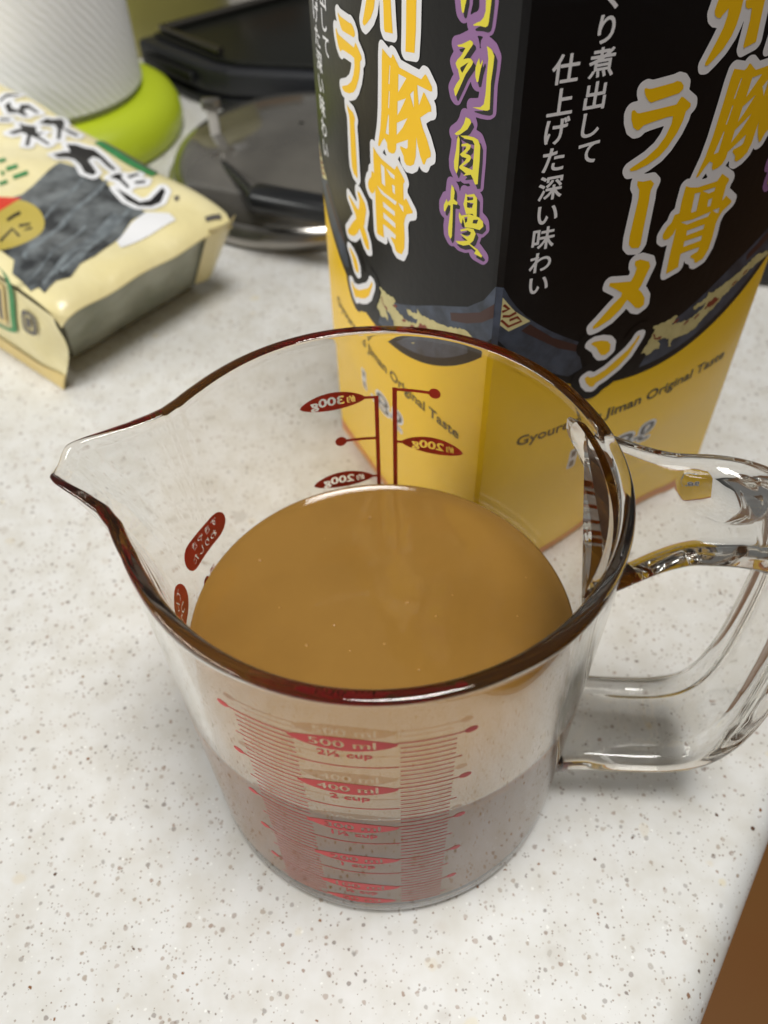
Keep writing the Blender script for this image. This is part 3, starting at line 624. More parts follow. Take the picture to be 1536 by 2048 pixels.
# ------------------------------------------------------------------ the soup in the cup
ZL = 0.0591
def soup():
    n = 160; R0 = ring_in(ZL)[0]; prof = []
    for f in (0.06, 0.18, 0.32, 0.46, 0.6, 0.72, 0.82, 0.89, 0.93, 0.96, 0.98, 0.99, 1.0):
        d = (1 - f) * R0
        prof.append((R0 * f + (0.00008 if f == 1.0 else 0), ZL + 0.0009 * math.exp(-d / 0.0011)))
    for z in (0.055, 0.045, 0.035, 0.025, 0.016, 0.0105, 0.0090): prof.append((ring_in(z)[0] + 0.00008, z))
    for dr, z in ((0.0004, 0.0072), (0.0013, 0.0058), (0.0030, 0.0047), (0.0055, 0.0043), (0.020, 0.0042)): prof.append((rb - dr + 0.00006, z - 0.00006))
    V, Fc = lathe(prof, n); m = len(prof)
    for i in range(n * 9):
        x, y, z = V[i]; V[i] = (x, y, z + 0.00013 * math.sin(x * 150 + 1.3) * math.cos(y * 120) + 0.00006 * math.sin(x * 290 - y * 240))
    nv = len(V); V += [(0, 0, ZL + 0.00013 * math.sin(1.3)), (0, 0, 0.00414)]
    for i in range(n):
        k = (i + 1) % n; Fc.append((nv, k, i)); Fc.append((nv + 1, (m - 1) * n + i, (m - 1) * n + k))
    o = link('soup', mesh('soup', V, Fc), M['soup'], smooth=180); o.location = CUP
    o.data.materials.append(M['soupside'])
    for p in o.data.polygons:
        if p.center.z < ZL - 0.0002: p.material_index = 1
    tag(o, 'thick brown soup filling the lower half of the measuring cup', 'soup')
    rnd = random.Random(3)
    dome = [(math.cos(a), math.sin(a) * 0.55) for a in np.linspace(0, 1.45, 5)]
    bubs = [(520, 1120, 7), (768, 1288, 6), (815, 1205, 8), (838, 1340, 5), (668, 1250, 6), (700, 1302, 4), (1035, 1232, 4), (1052, 1155, 4), (872, 1232, 5), (613, 1290, 6), (560, 1215, 4), (740, 1035, 7), (960, 1075, 4), (905, 1190, 3), (650, 1078, 4)]
    for (x, y, s) in bubs:
        p = at_px(x, y, ZL) - CUP; r = s * 0.00008
        Vd, Fd = lathe([(a * r, b * r) for a, b in dome], 12); Vd.append((0, 0, 0.56 * r)); t = len(Vd) - 1
        Fd += [(t, (len(dome) - 1) * 12 + i, (len(dome) - 1) * 12 + (i + 1) % 12) for i in range(12)]
        b = link('bubble', mesh('bubble', Vd, Fd), M['bubble'], o, smooth=180); b.location = (p.x, p.y, ZL - 0.00002)
soup()

# ------------------------------------------------------------------ soup-stock carton
S_ = 0.095
Mp = Vector((0.02825, 0.17118)); thc = math.radians(62.0)
Lp = Mp + Vector((-math.cos(thc), math.sin(thc))) * S_; Rp = Mp + Vector((math.sin(thc), math.cos(thc))) * S_; Kp = Lp + Rp - Mp
ctr = (Lp + Rp) / 2
carton = thing('soup_carton', 'tall black and yellow soup carton with white-outlined yellow lettering, behind the cup', 'carton', (ctr.x, ctr.y, 0))
HB = 0.198
def bulge(u, z):
    return 0.006 * math.sin(math.pi * min(max(u / S_, 0), 1)) ** 0.8 * min(1, max(0, z / 0.05)) ** 0.7 * min(1, max(0.0, (HB - z) / 0.02)) ** 0.7
def face_pt(P0, P1, u, z, off=0.0):
    e = (P1 - P0) / S_; n = Vector((e.y, -e.x)); c = 0.0008; u = min(max(u, c), S_ - c)
    p = P0 + e * u + n * (bulge(u, z) + off) - ctr
    return Vector((p.x, p.y, z))
corners = [Lp, Mp, Rp, Kp]
us = [S_ * (1 - math.cos(math.pi * k / 30)) / 2 for k in range(31)]
us[0], us[-1] = 0.0008, S_ - 0.0008
zz_ = [0, 0.0006, 0.0015, 0.003, 0.005, 0.008, 0.012, 0.016, 0.02, 0.025, 0.03, 0.036, 0.042, 0.047, 0.05] + [0.055 + 0.005 * k for k in range(25)] + [0.178, 0.184, 0.189, 0.193, 0.196, HB]
V, Fc = [], []; nc = 4 * len(us)
for z in zz_:
    for k in range(4):
        for u in us: V.append(face_pt(corners[k], corners[(k + 1) % 4], u, z))
for j in range(len(zz_) - 1):
    for i in range(nc): Fc.append((j * nc + i, j * nc + (i + 1) % nc, (j + 1) * nc + (i + 1) % nc, (j + 1) * nc + i))
Fc.append(tuple(range(nc - 1, -1, -1)))
KB = link('carton_body', mesh('carton_body', V, Fc), M['yellow'], carton, smooth=40)
# gable top (above the picture): two sloping panels, two folded ends and the sealed fin
def q3(p, z): return Vector((p.x - ctr.x, p.y - ctr.y, z))
ridge_a = (Lp + Mp) / 2; ridge_b = (Rp + Kp) / 2; inn = (ctr - ridge_a) * 0.0
V = [q3(Lp, HB), q3(Mp, HB), q3(Rp, HB), q3(Kp, HB), q3(ridge_a, 0.238), q3(ridge_b, 0.238), q3(ridge_a, 0.258), q3(ridge_b, 0.258)]
inw = (ridge_b - ridge_a) * 0.22
V[4] = q3(ridge_a, 0.238); V[5] = q3(ridge_b, 0.238)
a_in = q3((Lp + Mp) / 2 + inw, 0.222); b_in = q3((Rp + Kp) / 2 - inw, 0.222)
V += [a_in, b_in]
link('gable_top', mesh('gable_top', V, [(1, 2, 5, 4), (3, 0, 4, 5), (0, 1, 8), (1, 4, 8), (4, 0, 8), (2, 3, 9), (3, 5, 9), (5, 2, 9)]), M['black'], carton)
fo = (Mp - Lp).normalized() * 0.0008
link('sealed_fin', mesh('sealed_fin', [q3(ridge_a + fo, .238), q3(ridge_b + fo, .238), q3(ridge_b + fo, .258), q3(ridge_a + fo, .258), q3(ridge_a - fo, .238), q3(ridge_b - fo, .238), q3(ridge_b - fo, .258), q3(ridge_a - fo, .258)],
     [(0, 1, 2, 3), (5, 4, 7, 6), (3, 2, 6, 7), (0, 3, 7, 4), (1, 5, 6, 2)]), M['black'], carton)

def ragged(l, step=0.7, amp=0.38, seed=2):
    """brush-drawn outline: an edge broken into short uneven pieces"""
    rnd = random.Random(seed); out = []
    for a, b in zip(l, l[1:] + l[:1]):
        a, b = np.array(a, float), np.array(b, float); d = b - a; n = max(1, int(np.linalg.norm(d) / step)); q = np.array([-d[1], d[0]]) / (np.linalg.norm(d) + 1e-9)
        for k in range(n): out.append(tuple(a + d * k / n + q * (rnd.uniform(-amp, amp) if k else 0)))
    return out
def art_layers():
    """the print of one side: (name, loops in mm, material, offset in mm)"""
    cz, R = 138.4, 61.3
    arc = [(u, cz - math.sqrt(max(R * R - (u - 47.5) ** 2, 0))) for u in np.linspace(0.8, 94.2, 48)]
    big = ART_Y; nn = ART_YN
    white = sdf_contour(big, [1.75], 0.28)[0]
    wn, hn = sdf_contour(nn, [1.7, 4.2], 0.28)
    out = [('black_panel', [arc + [(94.2, 197.6), (0.8, 197.6)]], M['black'], 0.05)]
    inner = [(u, cz - math.sqrt(max((R - 15) ** 2 - (u - 47.5) ** 2, 0)) - 3) for u in np.linspace(47.5, 93.7, 30)]
    ba = [(0.8, 117.4), (2.5, 114.2), (4.5, 111.2), (7, 108.2), (10.5, 105), (14.5, 101.8), (18.5, 99), (23.5, 95.8), (24.5, 91), (26, 86.5)] + [(u, cz - math.sqrt((R - 2.2) ** 2 - (u - 47.5) ** 2)) for u in np.linspace(22, 0.8, 12)]
    bb = [(94.2, 117.4), (91, 112), (86, 107.5), (80, 104.5), (74, 101.5), (66, 97), (58, 93), (50, 90)] + [(u, cz - math.sqrt((R - 2.4) ** 2 - (u - 47.5) ** 2)) for u in np.linspace(46, 94.2, 24)]
    out += [('bowl_band', [ba], M['bowl'], 0.09), ('bowl_band', [bb], M['bowl'], 0.09)]
    out += [('bowl_stripe', ART_BROWN, M['brown'], 0.12), ('bowl_stripe', [[(94.2, 112.5), (90, 108), (84, 104.6), (80, 102.6), (80.5, 100.4), (86, 102.6), (91, 105.6), (94.2, 108.6)]], M['brown'], 0.12)]
    out += [('key_print', ART_KEY, M['key'], 0.15)] + [('key_line', [thick(m_, 0.75)], M['inkred'], 0.18) for m_ in ART_MEANDER]
    out += [('dragon_print', [ragged(l) for l in ART_DRAGON], M['cream'], 0.15)] + [('dragon_mane', [ragged(m_, 0.5, 0.3)], M['inkred'], 0.18) for m_ in ART_MANE] + [('dragon_scale', [ragged([(x, y), (x + 2.2, y + 0.7), (x + 3.6, y + 2.0), (x + 2.0, y + 1.5)], 0.5, 0.25)], M['inkred'], 0.18) for x, y in ((54, 90.2), (58.5, 88.0), (62.5, 88.4), (66, 90.2), (76, 93.6), (80, 95.4))]
    out += [('lettering_shadow', hn, M['black'], 0.18), ('lettering_outline', white, M['inkwhite'], 0.21), ('lettering_outline', wn, M['inkwhite'], 0.22),
            ('lettering', big, M['inkyellow'], 0.25), ('lettering', nn, M['inkyellow'], 0.25)]
    sh = [[(x + 0.75, y - 0.65) for x, y in l] for l in ART_P]
    pu = sdf_contour([l for l in ART_P] , [1.75], 0.2)[0]
    out += [('purple_outline', pu, M['purple'], 0.12), ('lettering_shadow', sdf_contour(sh, [0.12], 0.15)[0], M['inkblack'], 0.15), ('lemon_lettering', ART_P, M['inklemon'], 0.18)]
    cap = []
    for ch, (x, y) in zip('仕上げた深い味わい', ((9.1, 164.5), (8.9, 158.3), (8.9, 152.5), (9.0, 146.5), (9.2, 140.3), (9.3, 134.1), (9.1, 128.4), (9.1, 122.3), (9.4, 116.2))): cap.append((ch, x, y))
    for ch, (x, y) in zip('じっくり煮出して', ((16.6, 189), (16.6, 182.6), (16.6, 176.6), (16.6, 170.6), (16.8, 164.6), (16.5, 158.3), (16.5, 152.5), (16.9, 146.6))): cap.append((ch, x, y))
    for ch, x, y in cap:
        g = placed(glyph(ch), x, y, sc=5.9)
        g = sdf_contour(g, [0.12], 0.1)[0]
        out.append(('caption_lettering', g, M['inkwhite'], 0.12))
    out.append(('tagline_lettering', sdf_contour(placed(glyph('Gyouretsu Jiman Original Taste'), 48.6, 65.6, w=75.5, h=4.4), [0.14], 0.12)[0], M['olive'], 0.06))
    vg = placed(glyph('1.8ℓ'), 46, 50.2, w=27, h=7.4)
    out.append(('volume_outline', sdf_contour(vg, [0.8], 0.2)[0], M['whiteprint'], 0.05)); out.append(('volume_lettering', vg, M['greyprint'], 0.09))
    out.append(('bottom_stripe', [rect(0.8, 0.6, 94.2, 5.2)], M['stripe'], 0.06))
    return out
for name, loops, mat, off in art_layers():
    if not loops: continue
    o = bend(name, loops, lambda u, z, off=off: face_pt(Mp, Rp, u / 1000, z / 1000, off / 1000), mat, KB, 3.0, 4.0)
    o2 = o.copy(); C.objects.link(o2); o2.parent = KB; o2.rotation_euler = (0, 0, -math.pi / 2)
# print carried round the folded edges
for k in range(4):
    P0, P1, P2 = corners[k - 1], corners[k], corners[(k + 1) % 4]
    for z0, z1, mat in ((0.1003, 0.1172, 'bowl'), (0.1172, 0.1976, 'black')):
        zz = [z for z in zz_ if z0 < z < z1]; zz = [z0] + zz + [z1]; V = []
        for z in zz: V += [face_pt(P0, P1, S_ - 0.0008, z, 5e-5), face_pt(P1, P2, 0.0008, z, 5e-5)]
        link('corner_print', mesh('corner_print', V, [(2 * i, 2 * i + 1, 2 * i + 3, 2 * i + 2) for i in range(len(zz) - 1)]), M[mat], KB)
# the two sides turned away
for k in (2, 3):
    P0, P1 = corners[k], corners[(k + 1) % 4]
    bend('black_panel', [rect(0.8, 90, 94.2, 197.6)], lambda u, z: face_pt(P0, P1, u / 1000, z / 1000, 5e-5), M['black'], KB, 3.0, 4.0)

# ------------------------------------------------------------------ bag of dried kelp (left)
ZT = 0.042
kb = thing('kelp_bag', 'cream bag of dried kelp with dark picture and brush lettering', 'food bag', at_px(150, 720, 0))
O = Vector(kb.location)
A_, B_ = at_px(112, 624, ZT), at_px(470, 424, ZT)
B2 = at_px(330, 322, ZT + 0.002); D2 = at_px(0, 566, ZT)
ux = (B_ - A_).normalized(); uy = Vector((-ux.y, ux.x, 0))
WID = (B_ - A_).length; LEN = 0.17
def kl(s, t, z): return A_ + ux * s + uy * t + Vector((0, 0, z - ZT)) - O          # s along AB, t away from it
def to_st(x, y):
    d = fwd + rt * ((x - 768) / F_PX) - up * ((y - 1024) / F_PX); nrm = Vector((0, 0, 1)) - uy * RISE
    p = CAM + d * ((A_ + Vector((0, 0, 0.0012)) - CAM).dot(nrm) / d.dot(nrm)) - A_
    return (p.dot(ux) * 1000, p.dot(uy) * 1000)
RISE = 0.107                                                         # the far end is fuller and stands higher
# pouch under the printed film
V, Fc = [], []
nS, nTt = 24, 16
lev = [(0.0, 0.026, 0.0), (0.12, 0.022, 0.003), (0.5, 0.014, 0.020), (0.8, 0.006, 0.034), (0.97, 0.005, ZT - 0.0065), (1.0, 0.012, ZT - 0.003)]
rg = random.Random(5)
ringp = [(k / nS, 0.0) for k in range(nS)] + [(1.0, k / nTt) for k in range(nTt)] + [(1 - k / nS, 1.0) for k in range(nS)] + [(0.0, 1 - k / nTt) for k in range(nTt)]
for fz, ins, z in lev:
    for i, (a, b) in enumerate(ringp):
        w = 0.0012 * math.sin(i * 0.9 + z * 160) * (1 - abs(2 * fz - 1))
        si = 0.42 * ins + 0.002; s = si + a * (WID - 2 * si) + (w if b in (0.0, 1.0) else -w); t = ins + b * (LEN - 1.5 * ins) + w
        V.append(kl(s, t, z + RISE * t * fz))
n = len(ringp)
for j in range(len(lev) - 1):
    for i in range(n): Fc.append((j * n + i, j * n + (i + 1) % n, (j + 1) * n + (i + 1) % n, (j + 1) * n + i))
Fc.append(tuple(range(n - 1, -1, -1))); Fc.append(tuple((len(lev) - 1) * n + i for i in range(n)))
link('clear_pouch', mesh('clear_pouch', V, Fc), M['window'], kb, smooth=50)
# printed top film: slightly curling sheet with thickness
def film_z(s, t): return ZT + RISE * t + 0.0012 * math.sin(math.pi * min(max(s / WID, 0), 1)) * math.sin(math.pi * min(max(t / LEN, 0), 1)) + 0.0009 * math.sin(s * 75 + 1) * math.sin(t * 60) + 0.0005 * math.sin(s * 190 + t * 120) - 0.0045 * math.exp(-max(t, 0) / 0.004) - 0.003 * math.exp(-max(s, 0) / 0.004) - 0.003 * math.exp(-max(WID - s, 0) / 0.004)
def sheet(name, fn, na, nb, thick_, mat, parent):
    V, Fc = [], []
    for side in (0, 1):
        for j in range(nb + 1):
            for i in range(na + 1): V.append(fn(i / na, j / nb) - Vector((0, 0, side * thick_)))
    m = (na + 1) * (nb + 1)
    for j in range(nb):
        for i in range(na):
            q = j * (na + 1) + i; Fc.append((q, q + 1, q + na + 2, q + na + 1)); Fc.append((m + q, m + q + na + 1, m + q + na + 2, m + q + 1))
    for i in range(na):
        Fc.append((i, m + i, m + i + 1, i + 1)); q = nb * (na + 1) + i; Fc.append((q, q + 1, m + q + 1, m + q))
    for j in range(nb):
        q = j * (na + 1); Fc.append((q, q + na + 1, m + q + na + 1, m + q)); q += na; Fc.append((q, m + q, m + q + na + 1, q + na + 1))
    return link(name, mesh(name, V, Fc), mat, parent, smooth=40)
def film(a, b):
    s, t = a * WID, b * LEN
    c = 0.006                                                        # cut corners
    if a > 0.9 and t < c: s = min(s, WID - (c - t) * 0.5)
    s -= a * 0.004 * min(1, t / 0.12)
    return kl(s, t, film_z(s, t) + 0.0006)
TF = sheet('top_film', film, 90, 110, 0.0006, M['film'], kb)
def top_map(off): return lambda s, t: kl(s / 1000, t / 1000, film_z(s / 1000, t / 1000) + 0.0009 + off / 1000)
def clip(l): return [(min(max(x, 0.5), WID * 1000 - 0.5), min(max(y, 0.5), LEN * 1000 - 1)) for x, y in l]
def kprint(name, polys, mat, off, o8=None):
    """polys in photo pixels (or crop pixels with origin and scale)"""
    L_ = [clip([to_st(*((p[0] / o8[1] + o8[0][0], p[1] / o8[1] + o8[0][1]) if o8 else p)) for p in q]) for q in polys]
    return L_, bend(name, L_, top_map(off), mat, TF, 2, 2)
kelp = [(122, 331), (190, 350), (250, 400), (292, 425), (263, 440), (240, 468), (214, 490), (191, 512), (160, 528), (140, 552), (112, 560), (88, 583), (76, 572), (59, 576), (40, 556), (22, 541), (28, 520), (0, 500), (-40, 480), (-60, 440), (0, 410), (47, 395), (80, 365)]
kprint('kelp_picture', [kelp], M['kelp'], 0.05)
strips = []
for k, (x, y) in enumerate(((58, 556), (84, 566), (108, 548), (48, 520), (36, 486), (128, 540), (70, 500), (150, 524))):
    w = 4 + (k * 3) % 6; L0 = 120 + (k * 37) % 60
    up_e = [(x + L0 * f * 0.93 + 4 * math.sin(7 * f + k), y - L0 * f * 0.86 + 3 * math.cos(9 * f + k)) for f in np.linspace(0, 1, 9)]
    strips.append([(a - w * 0.6, b - w * 0.6) for a, b in up_e] + [(a + w * 0.5 * math.sin(3 * i + k), b + w * 0.5) for i, (a, b) in enumerate(up_e[::-1])])
for q in strips: kprint('kelp_highlight', [q], M['kelplight'], 0.09)
kprint('white_panel', [[(292, 424), (338, 426), (352, 440), (300, 466), (240, 492), (232, 478), (262, 446)]], M['whiteprint'], 0.07)
o8 = ((0, 130), 4.267)
ink = [[(455, 775), (540, 745), (600, 740), (570, 680), (650, 680), (720, 700), (800, 710), (880, 770), (990, 890), (970, 910), (920, 870), (850, 790), (790, 770), (750, 810), (830, 940), (800, 965), (730, 945), (690, 870), (640, 815), (580, 800), (500, 810)],
       [(335, 500), (400, 450), (440, 460), (520, 440), (545, 470), (540, 530), (670, 590), (660, 610), (600, 590), (530, 540), (520, 640), (490, 650), (495, 560), (470, 510), (400, 515)],
       [(75, 590), (140, 570), (190, 560), (165, 505), (215, 530), (310, 540), (320, 600), (390, 590), (330, 620), (430, 680), (410, 690), (340, 650), (270, 620), (250, 700), (215, 695), (240, 610), (190, 590), (120, 605)],
       [(0, 310), (60, 260), (180, 255), (150, 275), (60, 290), (0, 330)], [(40, 350), (90, 325), (100, 370), (160, 390), (180, 350), (250, 350), (340, 410), (310, 415), (250, 380), (200, 390), (240, 440), (210, 440), (150, 410), (70, 410)],
       [(0, 455), (90, 465), (80, 485), (0, 480)], [(940, 975), (1000, 940), (1050, 945), (1040, 980), (1110, 1050), (1090, 1060), (1020, 1000)], [(1090, 960), (1180, 930), (1190, 950), (1110, 985)], [(1150, 1010), (1250, 1000), (1240, 1025), (1160, 1030)],
       [(990, 1055), (1080, 1100), (1190, 1165), (1280, 1150), (1390, 1060), (1415, 1090), (1370, 1170), (1290, 1205), (1180, 1200), (1080, 1150)]]
L_, _ = kprint('brush_lettering', ink, M['inkblack'], 0.16, o8)
bend('lettering_outline', [clip(l) for l in sdf_contour(L_, [2.5], 0.35)[0]], top_map(0.11), M['whiteprint'], TF, 2, 2)
kprint('grey_strip', [[(850, 610), (920, 570), (1400, 830), (1340, 900)]], M['greyprint'], 0.09, o8)
kprint('green_strip', [[(800, 650), (850, 610), (1340, 900), (1300, 960)]], M['green'], 0.09, o8)
ov = [(13 + 77 * math.cos(t) * 0.98 + 12 * math.sin(t), 453 + 46 * math.sin(t) - 14 * math.cos(t)) for t in np.linspace(0, 2 * math.pi, 33)[:-1]]
kprint('gold_sticker', [ov], M['gold'], 0.12)
kprint('red_flash', [[(-40, 396), (46, 403), (20, 415), (-40, 440)]], M['label_red'], 0.16)
for q in ([(2, 486), (25, 458), (40, 476)], [(38, 452), (60, 448), (50, 462), (64, 456)], [(14, 440), (30, 432), (42, 428)]):
    kprint('sticker_lettering', [thick(q, 6)], M['inkblack'], 0.16)
for q in ([(0, 330), (14, 326)], [(15, 345), (38, 340)], [(0, 372), (16, 366)], [(28, 360), (58, 352)], [(4, 352), (10, 350)]): kprint('small_lettering', [thick(q, 7)], M['green'], 0.08)
kprint('corner_mark', [thick([(410, 432), (425, 425), (440, 420)], 8)], M['greyprint'], 0.08)
kprint('corner_mark', [[(348, 394), (358, 392), (358, 400), (350, 402)]], M['greyprint'], 0.08)
# front end panel with its crimped flap
F0, F1 = at_px(133, 776, 0.0005), at_px(155, 688, 0.017)
def fp(a, b):
    # a: along the panel away from corner A, b: top (0) to bottom (1)
    topp = A_ + uy * (a * LEN) + Vector((0, 0, -0.0015 + RISE * a * LEN)) - ux * 0.001
    g0 = Vector((F0.x, F0.y, 0.0007)) + uy * (a * LEN)
    mid = (topp + g0) / 2 - ux * (0.004 * math.sin(math.pi * b)) + ux * (0.012 * math.exp(-((a) / 0.05) ** 2) * math.sin(math.pi * b))
    p = topp * (1 - b) ** 2 + mid * 2 * b * (1 - b) + g0 * b ** 2
    return p - O - ux * 0.0006
EP = sheet('end_panel', fp, 40, 20, 0.0005, M['film'], kb)
def fpl(a, b):
    p = fp(a, 0.82 + 0.18 * b); return p - ux * 0.0008
sheet('crimped_seal', fpl, 40, 4, 0.0004, M['film_tan'], kb)
def pan_map(a, b): q = fp(a / 100, b / 100); return q - ux * 0.0009 + Vector((0, 0, 0.0004))
bend('green_frame', [capsule(14, 42, -30, 62, 12), capsule(16, 40, -30, 59, 12)], pan_map, M['green'], EP, 3, 6)
bend('panel_print', [rect(18, 4, 38, 50)], pan_map, M['film_tan'], EP, 3, 6)
for k in range(5): bend('panel_lettering', [rect(19 + 4 * k, 8 + (k * 7) % 10, 20.6 + 4 * k, 46 - (k * 5) % 12)], pan_map, M['greyprint'], EP, 3, 6)
bend('recycling_mark', [ellipse(9, 28, 2.6, 13, 20, power=0.6), ellipse(9, 28, 1.7, 9, 20, power=0.6)], pan_map, M['greyprint'], EP, 2, 4)
bend('recycling_mark', [rect(8.2, 22, 9.8, 33)], pan_map, M['greyprint'], EP, 2, 4)
# folded gusset at the far corner
def gus(a, b):
    t0 = B_ + Vector((0, 0, -0.001)); p = t0 + (at_px(425, 545, 0.006) - t0) * b
    return p - ux * (0.016 * (1 - a) * (1 - 0.3 * b)) - uy * 0.002 * math.sin(math.pi * a) - O
sheet('corner_fold', gus, 8, 10, 0.0005, M['film'], kb)

# ------------------------------------------------------------------ paper towel roll on its holder
tw = at_px(150, 330, 0)
hx, hy = -0.187, 0.52
nt = M['paper'].node_tree; b = nt.nodes['Principled BSDF']; tc = nt.nodes.new('ShaderNodeTexCoord')
vo = nt.nodes.new('ShaderNodeTexWave'); vo.inputs['Scale'].default_value = 95; vo.inputs['Distortion'].default_value = 3.0; vo.inputs['Detail'].default_value = 2; vo.bands_direction = 'DIAGONAL'
bp = nt.nodes.new('ShaderNodeBump'); bp.inputs['Strength'].default_value = 0.35; bp.inputs['Distance'].default_value = 0.0008
nt.links.new(tc.outputs['Object'], vo.inputs['Vector']); nt.links.new(vo.outputs['Fac'], bp.inputs['Height']); nt.links.new(bp.outputs['Normal'], b.inputs['Normal'])
roll = thing('paper_towel_roll', 'white embossed paper towel roll standing on a lime green holder', 'paper towel', (hx, hy, 0.0265))
V, Fc = lathe([(0.019, 0.0), (0.050, 0.0), (0.0295, 0.0015), (0.053, 0.004), (0.053, 0.06), (0.0532, 0.14), (0.053, 0.222), (0.0295, 0.2255), (0.050, 0.2265), (0.019, 0.2265), (0.019, 0.0)], 96)
link('paper_sheets', mesh('paper_sheets', V, Fc), M['paper'], roll, smooth=40)
V, Fc = lathe([(0.0175, -0.0005), (0.0188, -0.0005), (0.0188, 0.227), (0.0175, 0.227), (0.0175, -0.0005)], 48)
link('core_tube', mesh('core_tube', V, Fc), M['jar_brown'], roll, smooth=40)
hold = thing('towel_holder', 'lime green domed plastic holder base under the paper towel', 'holder', (hx, hy, 0))
V, Fc = lathe([(0.001, 0.0), (0.067, 0.0), (0.0705, 0.002), (0.0725, 0.008), (0.072, 0.014), (0.069, 0.020), (0.063, 0.0245), (0.056, 0.026), (0.001, 0.026)], 96)
link('base', mesh('base', V, Fc), M['lime'], hold, smooth=60)
V, Fc = lathe([(0.0005, 0.026), (0.012, 0.026), (0.012, 0.262), (0.016, 0.268), (0.016, 0.276), (0.010, 0.281), (0.0005, 0.282)], 32)
link('post', mesh('post', V, Fc), M['lime'], hold, smooth=40)

# ------------------------------------------------------------------ pan lid with bar handle
lc = (-0.038, 0.456); LR = 0.0715
lid = thing('pan_lid', 'smoky pan lid with steel rim and black bar handle lying on the counter', 'pan lid', (lc[0], lc[1], 0), math.radians(-8))
V, Fc = lathe([(LR * math.sin(a) , 0.008 + 0.024 * math.cos(a) ** 0.7) for a in np.linspace(0.02, math.pi / 2 * 0.97, 14)] + [(LR * 0.985, 0.004), (LR * 0.9, 0.006), (0.002, 0.026)], 96)
link('lid_dome', mesh('lid_dome', V, Fc), M['lidglass'], lid, smooth=60)
V, Fc = lathe([(LR - 0.008, 0.0105), (LR - 0.005, 0.0125), (LR + 0.000, 0.0115), (LR + 0.0032, 0.0075), (LR + 0.004, 0.003), (LR + 0.0025, 0.0004), (LR - 0.003, 0.0004), (LR - 0.008, 0.0105)], 96)
link('steel_rim', mesh('steel_rim', V, Fc), M['steel'], lid, smooth=50)
V, Fc = lathe([(0.0295, 0.0195), (0.0535, 0.0222), (0.0555, 0.0216), (0.0565, 0.0185)], 96)
link('rim_step', mesh('rim_step', V, Fc), M['darksteel'], lid, smooth=50)
lz = math.radians(8); Lo = Vector((lc[0], lc[1], 0))
def lloc(x, y, z): return Matrix.Rotation(lz, 3, 'Z') @ (at_px(x, y, z) - Lo)
h0, h1 = lloc(500, 393, 0.030), lloc(690, 428, 0.030); hd = (h1 - h0); 
bar = rounded_box(hd.length, 0.013, 0.011, 0.0045); bo = link('bar_handle', bm_mesh('bar_handle', bar), M['bakelite'], lid, smooth=50)
bo.location = (h0 + h1) / 2 - Vector((0, 0, 0.005)); bo.rotation_euler = (0, 0, math.atan2(hd.y, hd.x))
link('handle_arm', bm_mesh('handle_arm', tube([lloc(436, 318, 0.024), lloc(470, 350, 0.027), lloc(512, 394, 0.030)], 0.0022)), M['bakelite'], lid, smooth=50)
link('bracket', bm_mesh('bracket', tube([lloc(436, 318, 0.012), lloc(436, 318, 0.026)], 0.003)), M['steel'], lid, smooth=50)
link('vent_cap', bm_mesh('vent_cap', tube([(-0.002, 0.022, 0.024), (-0.002, 0.022, 0.029)], 0.004, 16)), M['steel'], lid, smooth=50)

# clear plastic clip standing behind the lid's edge
p0 = at_px(441, 325, 0.012)
clipo = thing('plastic_clip', 'small clear upright clip at the edge of the pan lid', 'clip', (p0.x, p0.y, 0.0))
bm = rounded_box(0.0055, 0.003, 0.046, 0.001, 2); link('clip_bar', bm_mesh('clip_bar', bm), M['jarglass'], clipo, smooth=40)
for z in (0.0, 0.040): 
    bm = rounded_box(0.010, 0.005, 0.006, 0.0015, 2); bmesh.ops.translate(bm, vec=(0, 0, z + 0.0002), verts=bm.verts); link('clip_jaw', bm_mesh('clip_jaw', bm), M['steel'], clipo, smooth=40)

# ------------------------------------------------------------------ black table stove behind the lid and carton
FT = [(-0.156, 0.606), (-0.106, 0.556), (-0.090, 0.548), (-0.031, 0.537), (0.03, 0.540), (0.17, 0.600), (0.15, 0.80), (-0.03, 0.700)]
sc_ = (sum(p[0] for p in FT) / 8, sum(p[1] for p in FT) / 8)
st = thing('table_stove', 'low black enamel table stove behind the pan lid', 'stove', (sc_[0], sc_[1], 0))
def prism(pts, z0, z1, bev, inset=0.0):
    bm = bmesh.new(); n = len(pts); c = Vector((sum(p[0] for p in pts) / n, sum(p[1] for p in pts) / n))
    P = [c + (Vector(p) - c) * (1 - inset) - Vector(sc_) for p in pts]
    lo = [bm.verts.new((p.x, p.y, z0)) for p in P]; hi = [bm.verts.new((p.x, p.y, z1)) for p in P]
    bm.faces.new(lo[::-1]); bm.faces.new(hi)
    for i in range(n): bm.faces.new((lo[i], lo[(i + 1) % n], hi[(i + 1) % n], hi[i]))
    bmesh.ops.recalc_face_normals(bm, faces=bm.faces[:])
    bmesh.ops.bevel(bm, geom=bm.edges[:], offset=bev, segments=3, affect='EDGES', profile=0.5)
    return bm
link('stove_base', bm_mesh('stove_base', prism(FT, 0.0, 0.007, 0.0015)), M['bakelite'], st, smooth=40)
link('stove_body', bm_mesh('stove_body', prism(FT, 0.0073, 0.024, 0.003, 0.02)), M['pan'], st, smooth=40)
link('top_plate', bm_mesh('top_plate', prism(FT, 0.0242, 0.027, 0.001, 0.10)), M['iron'], st, smooth=40)
a, b = Vector(FT[0]), Vector(FT[1]); dd = (b - a).normalized(); mid = a + (b - a) * 0.55 - Vector(sc_) + Vector((dd.y, -dd.x)) * 0.0005
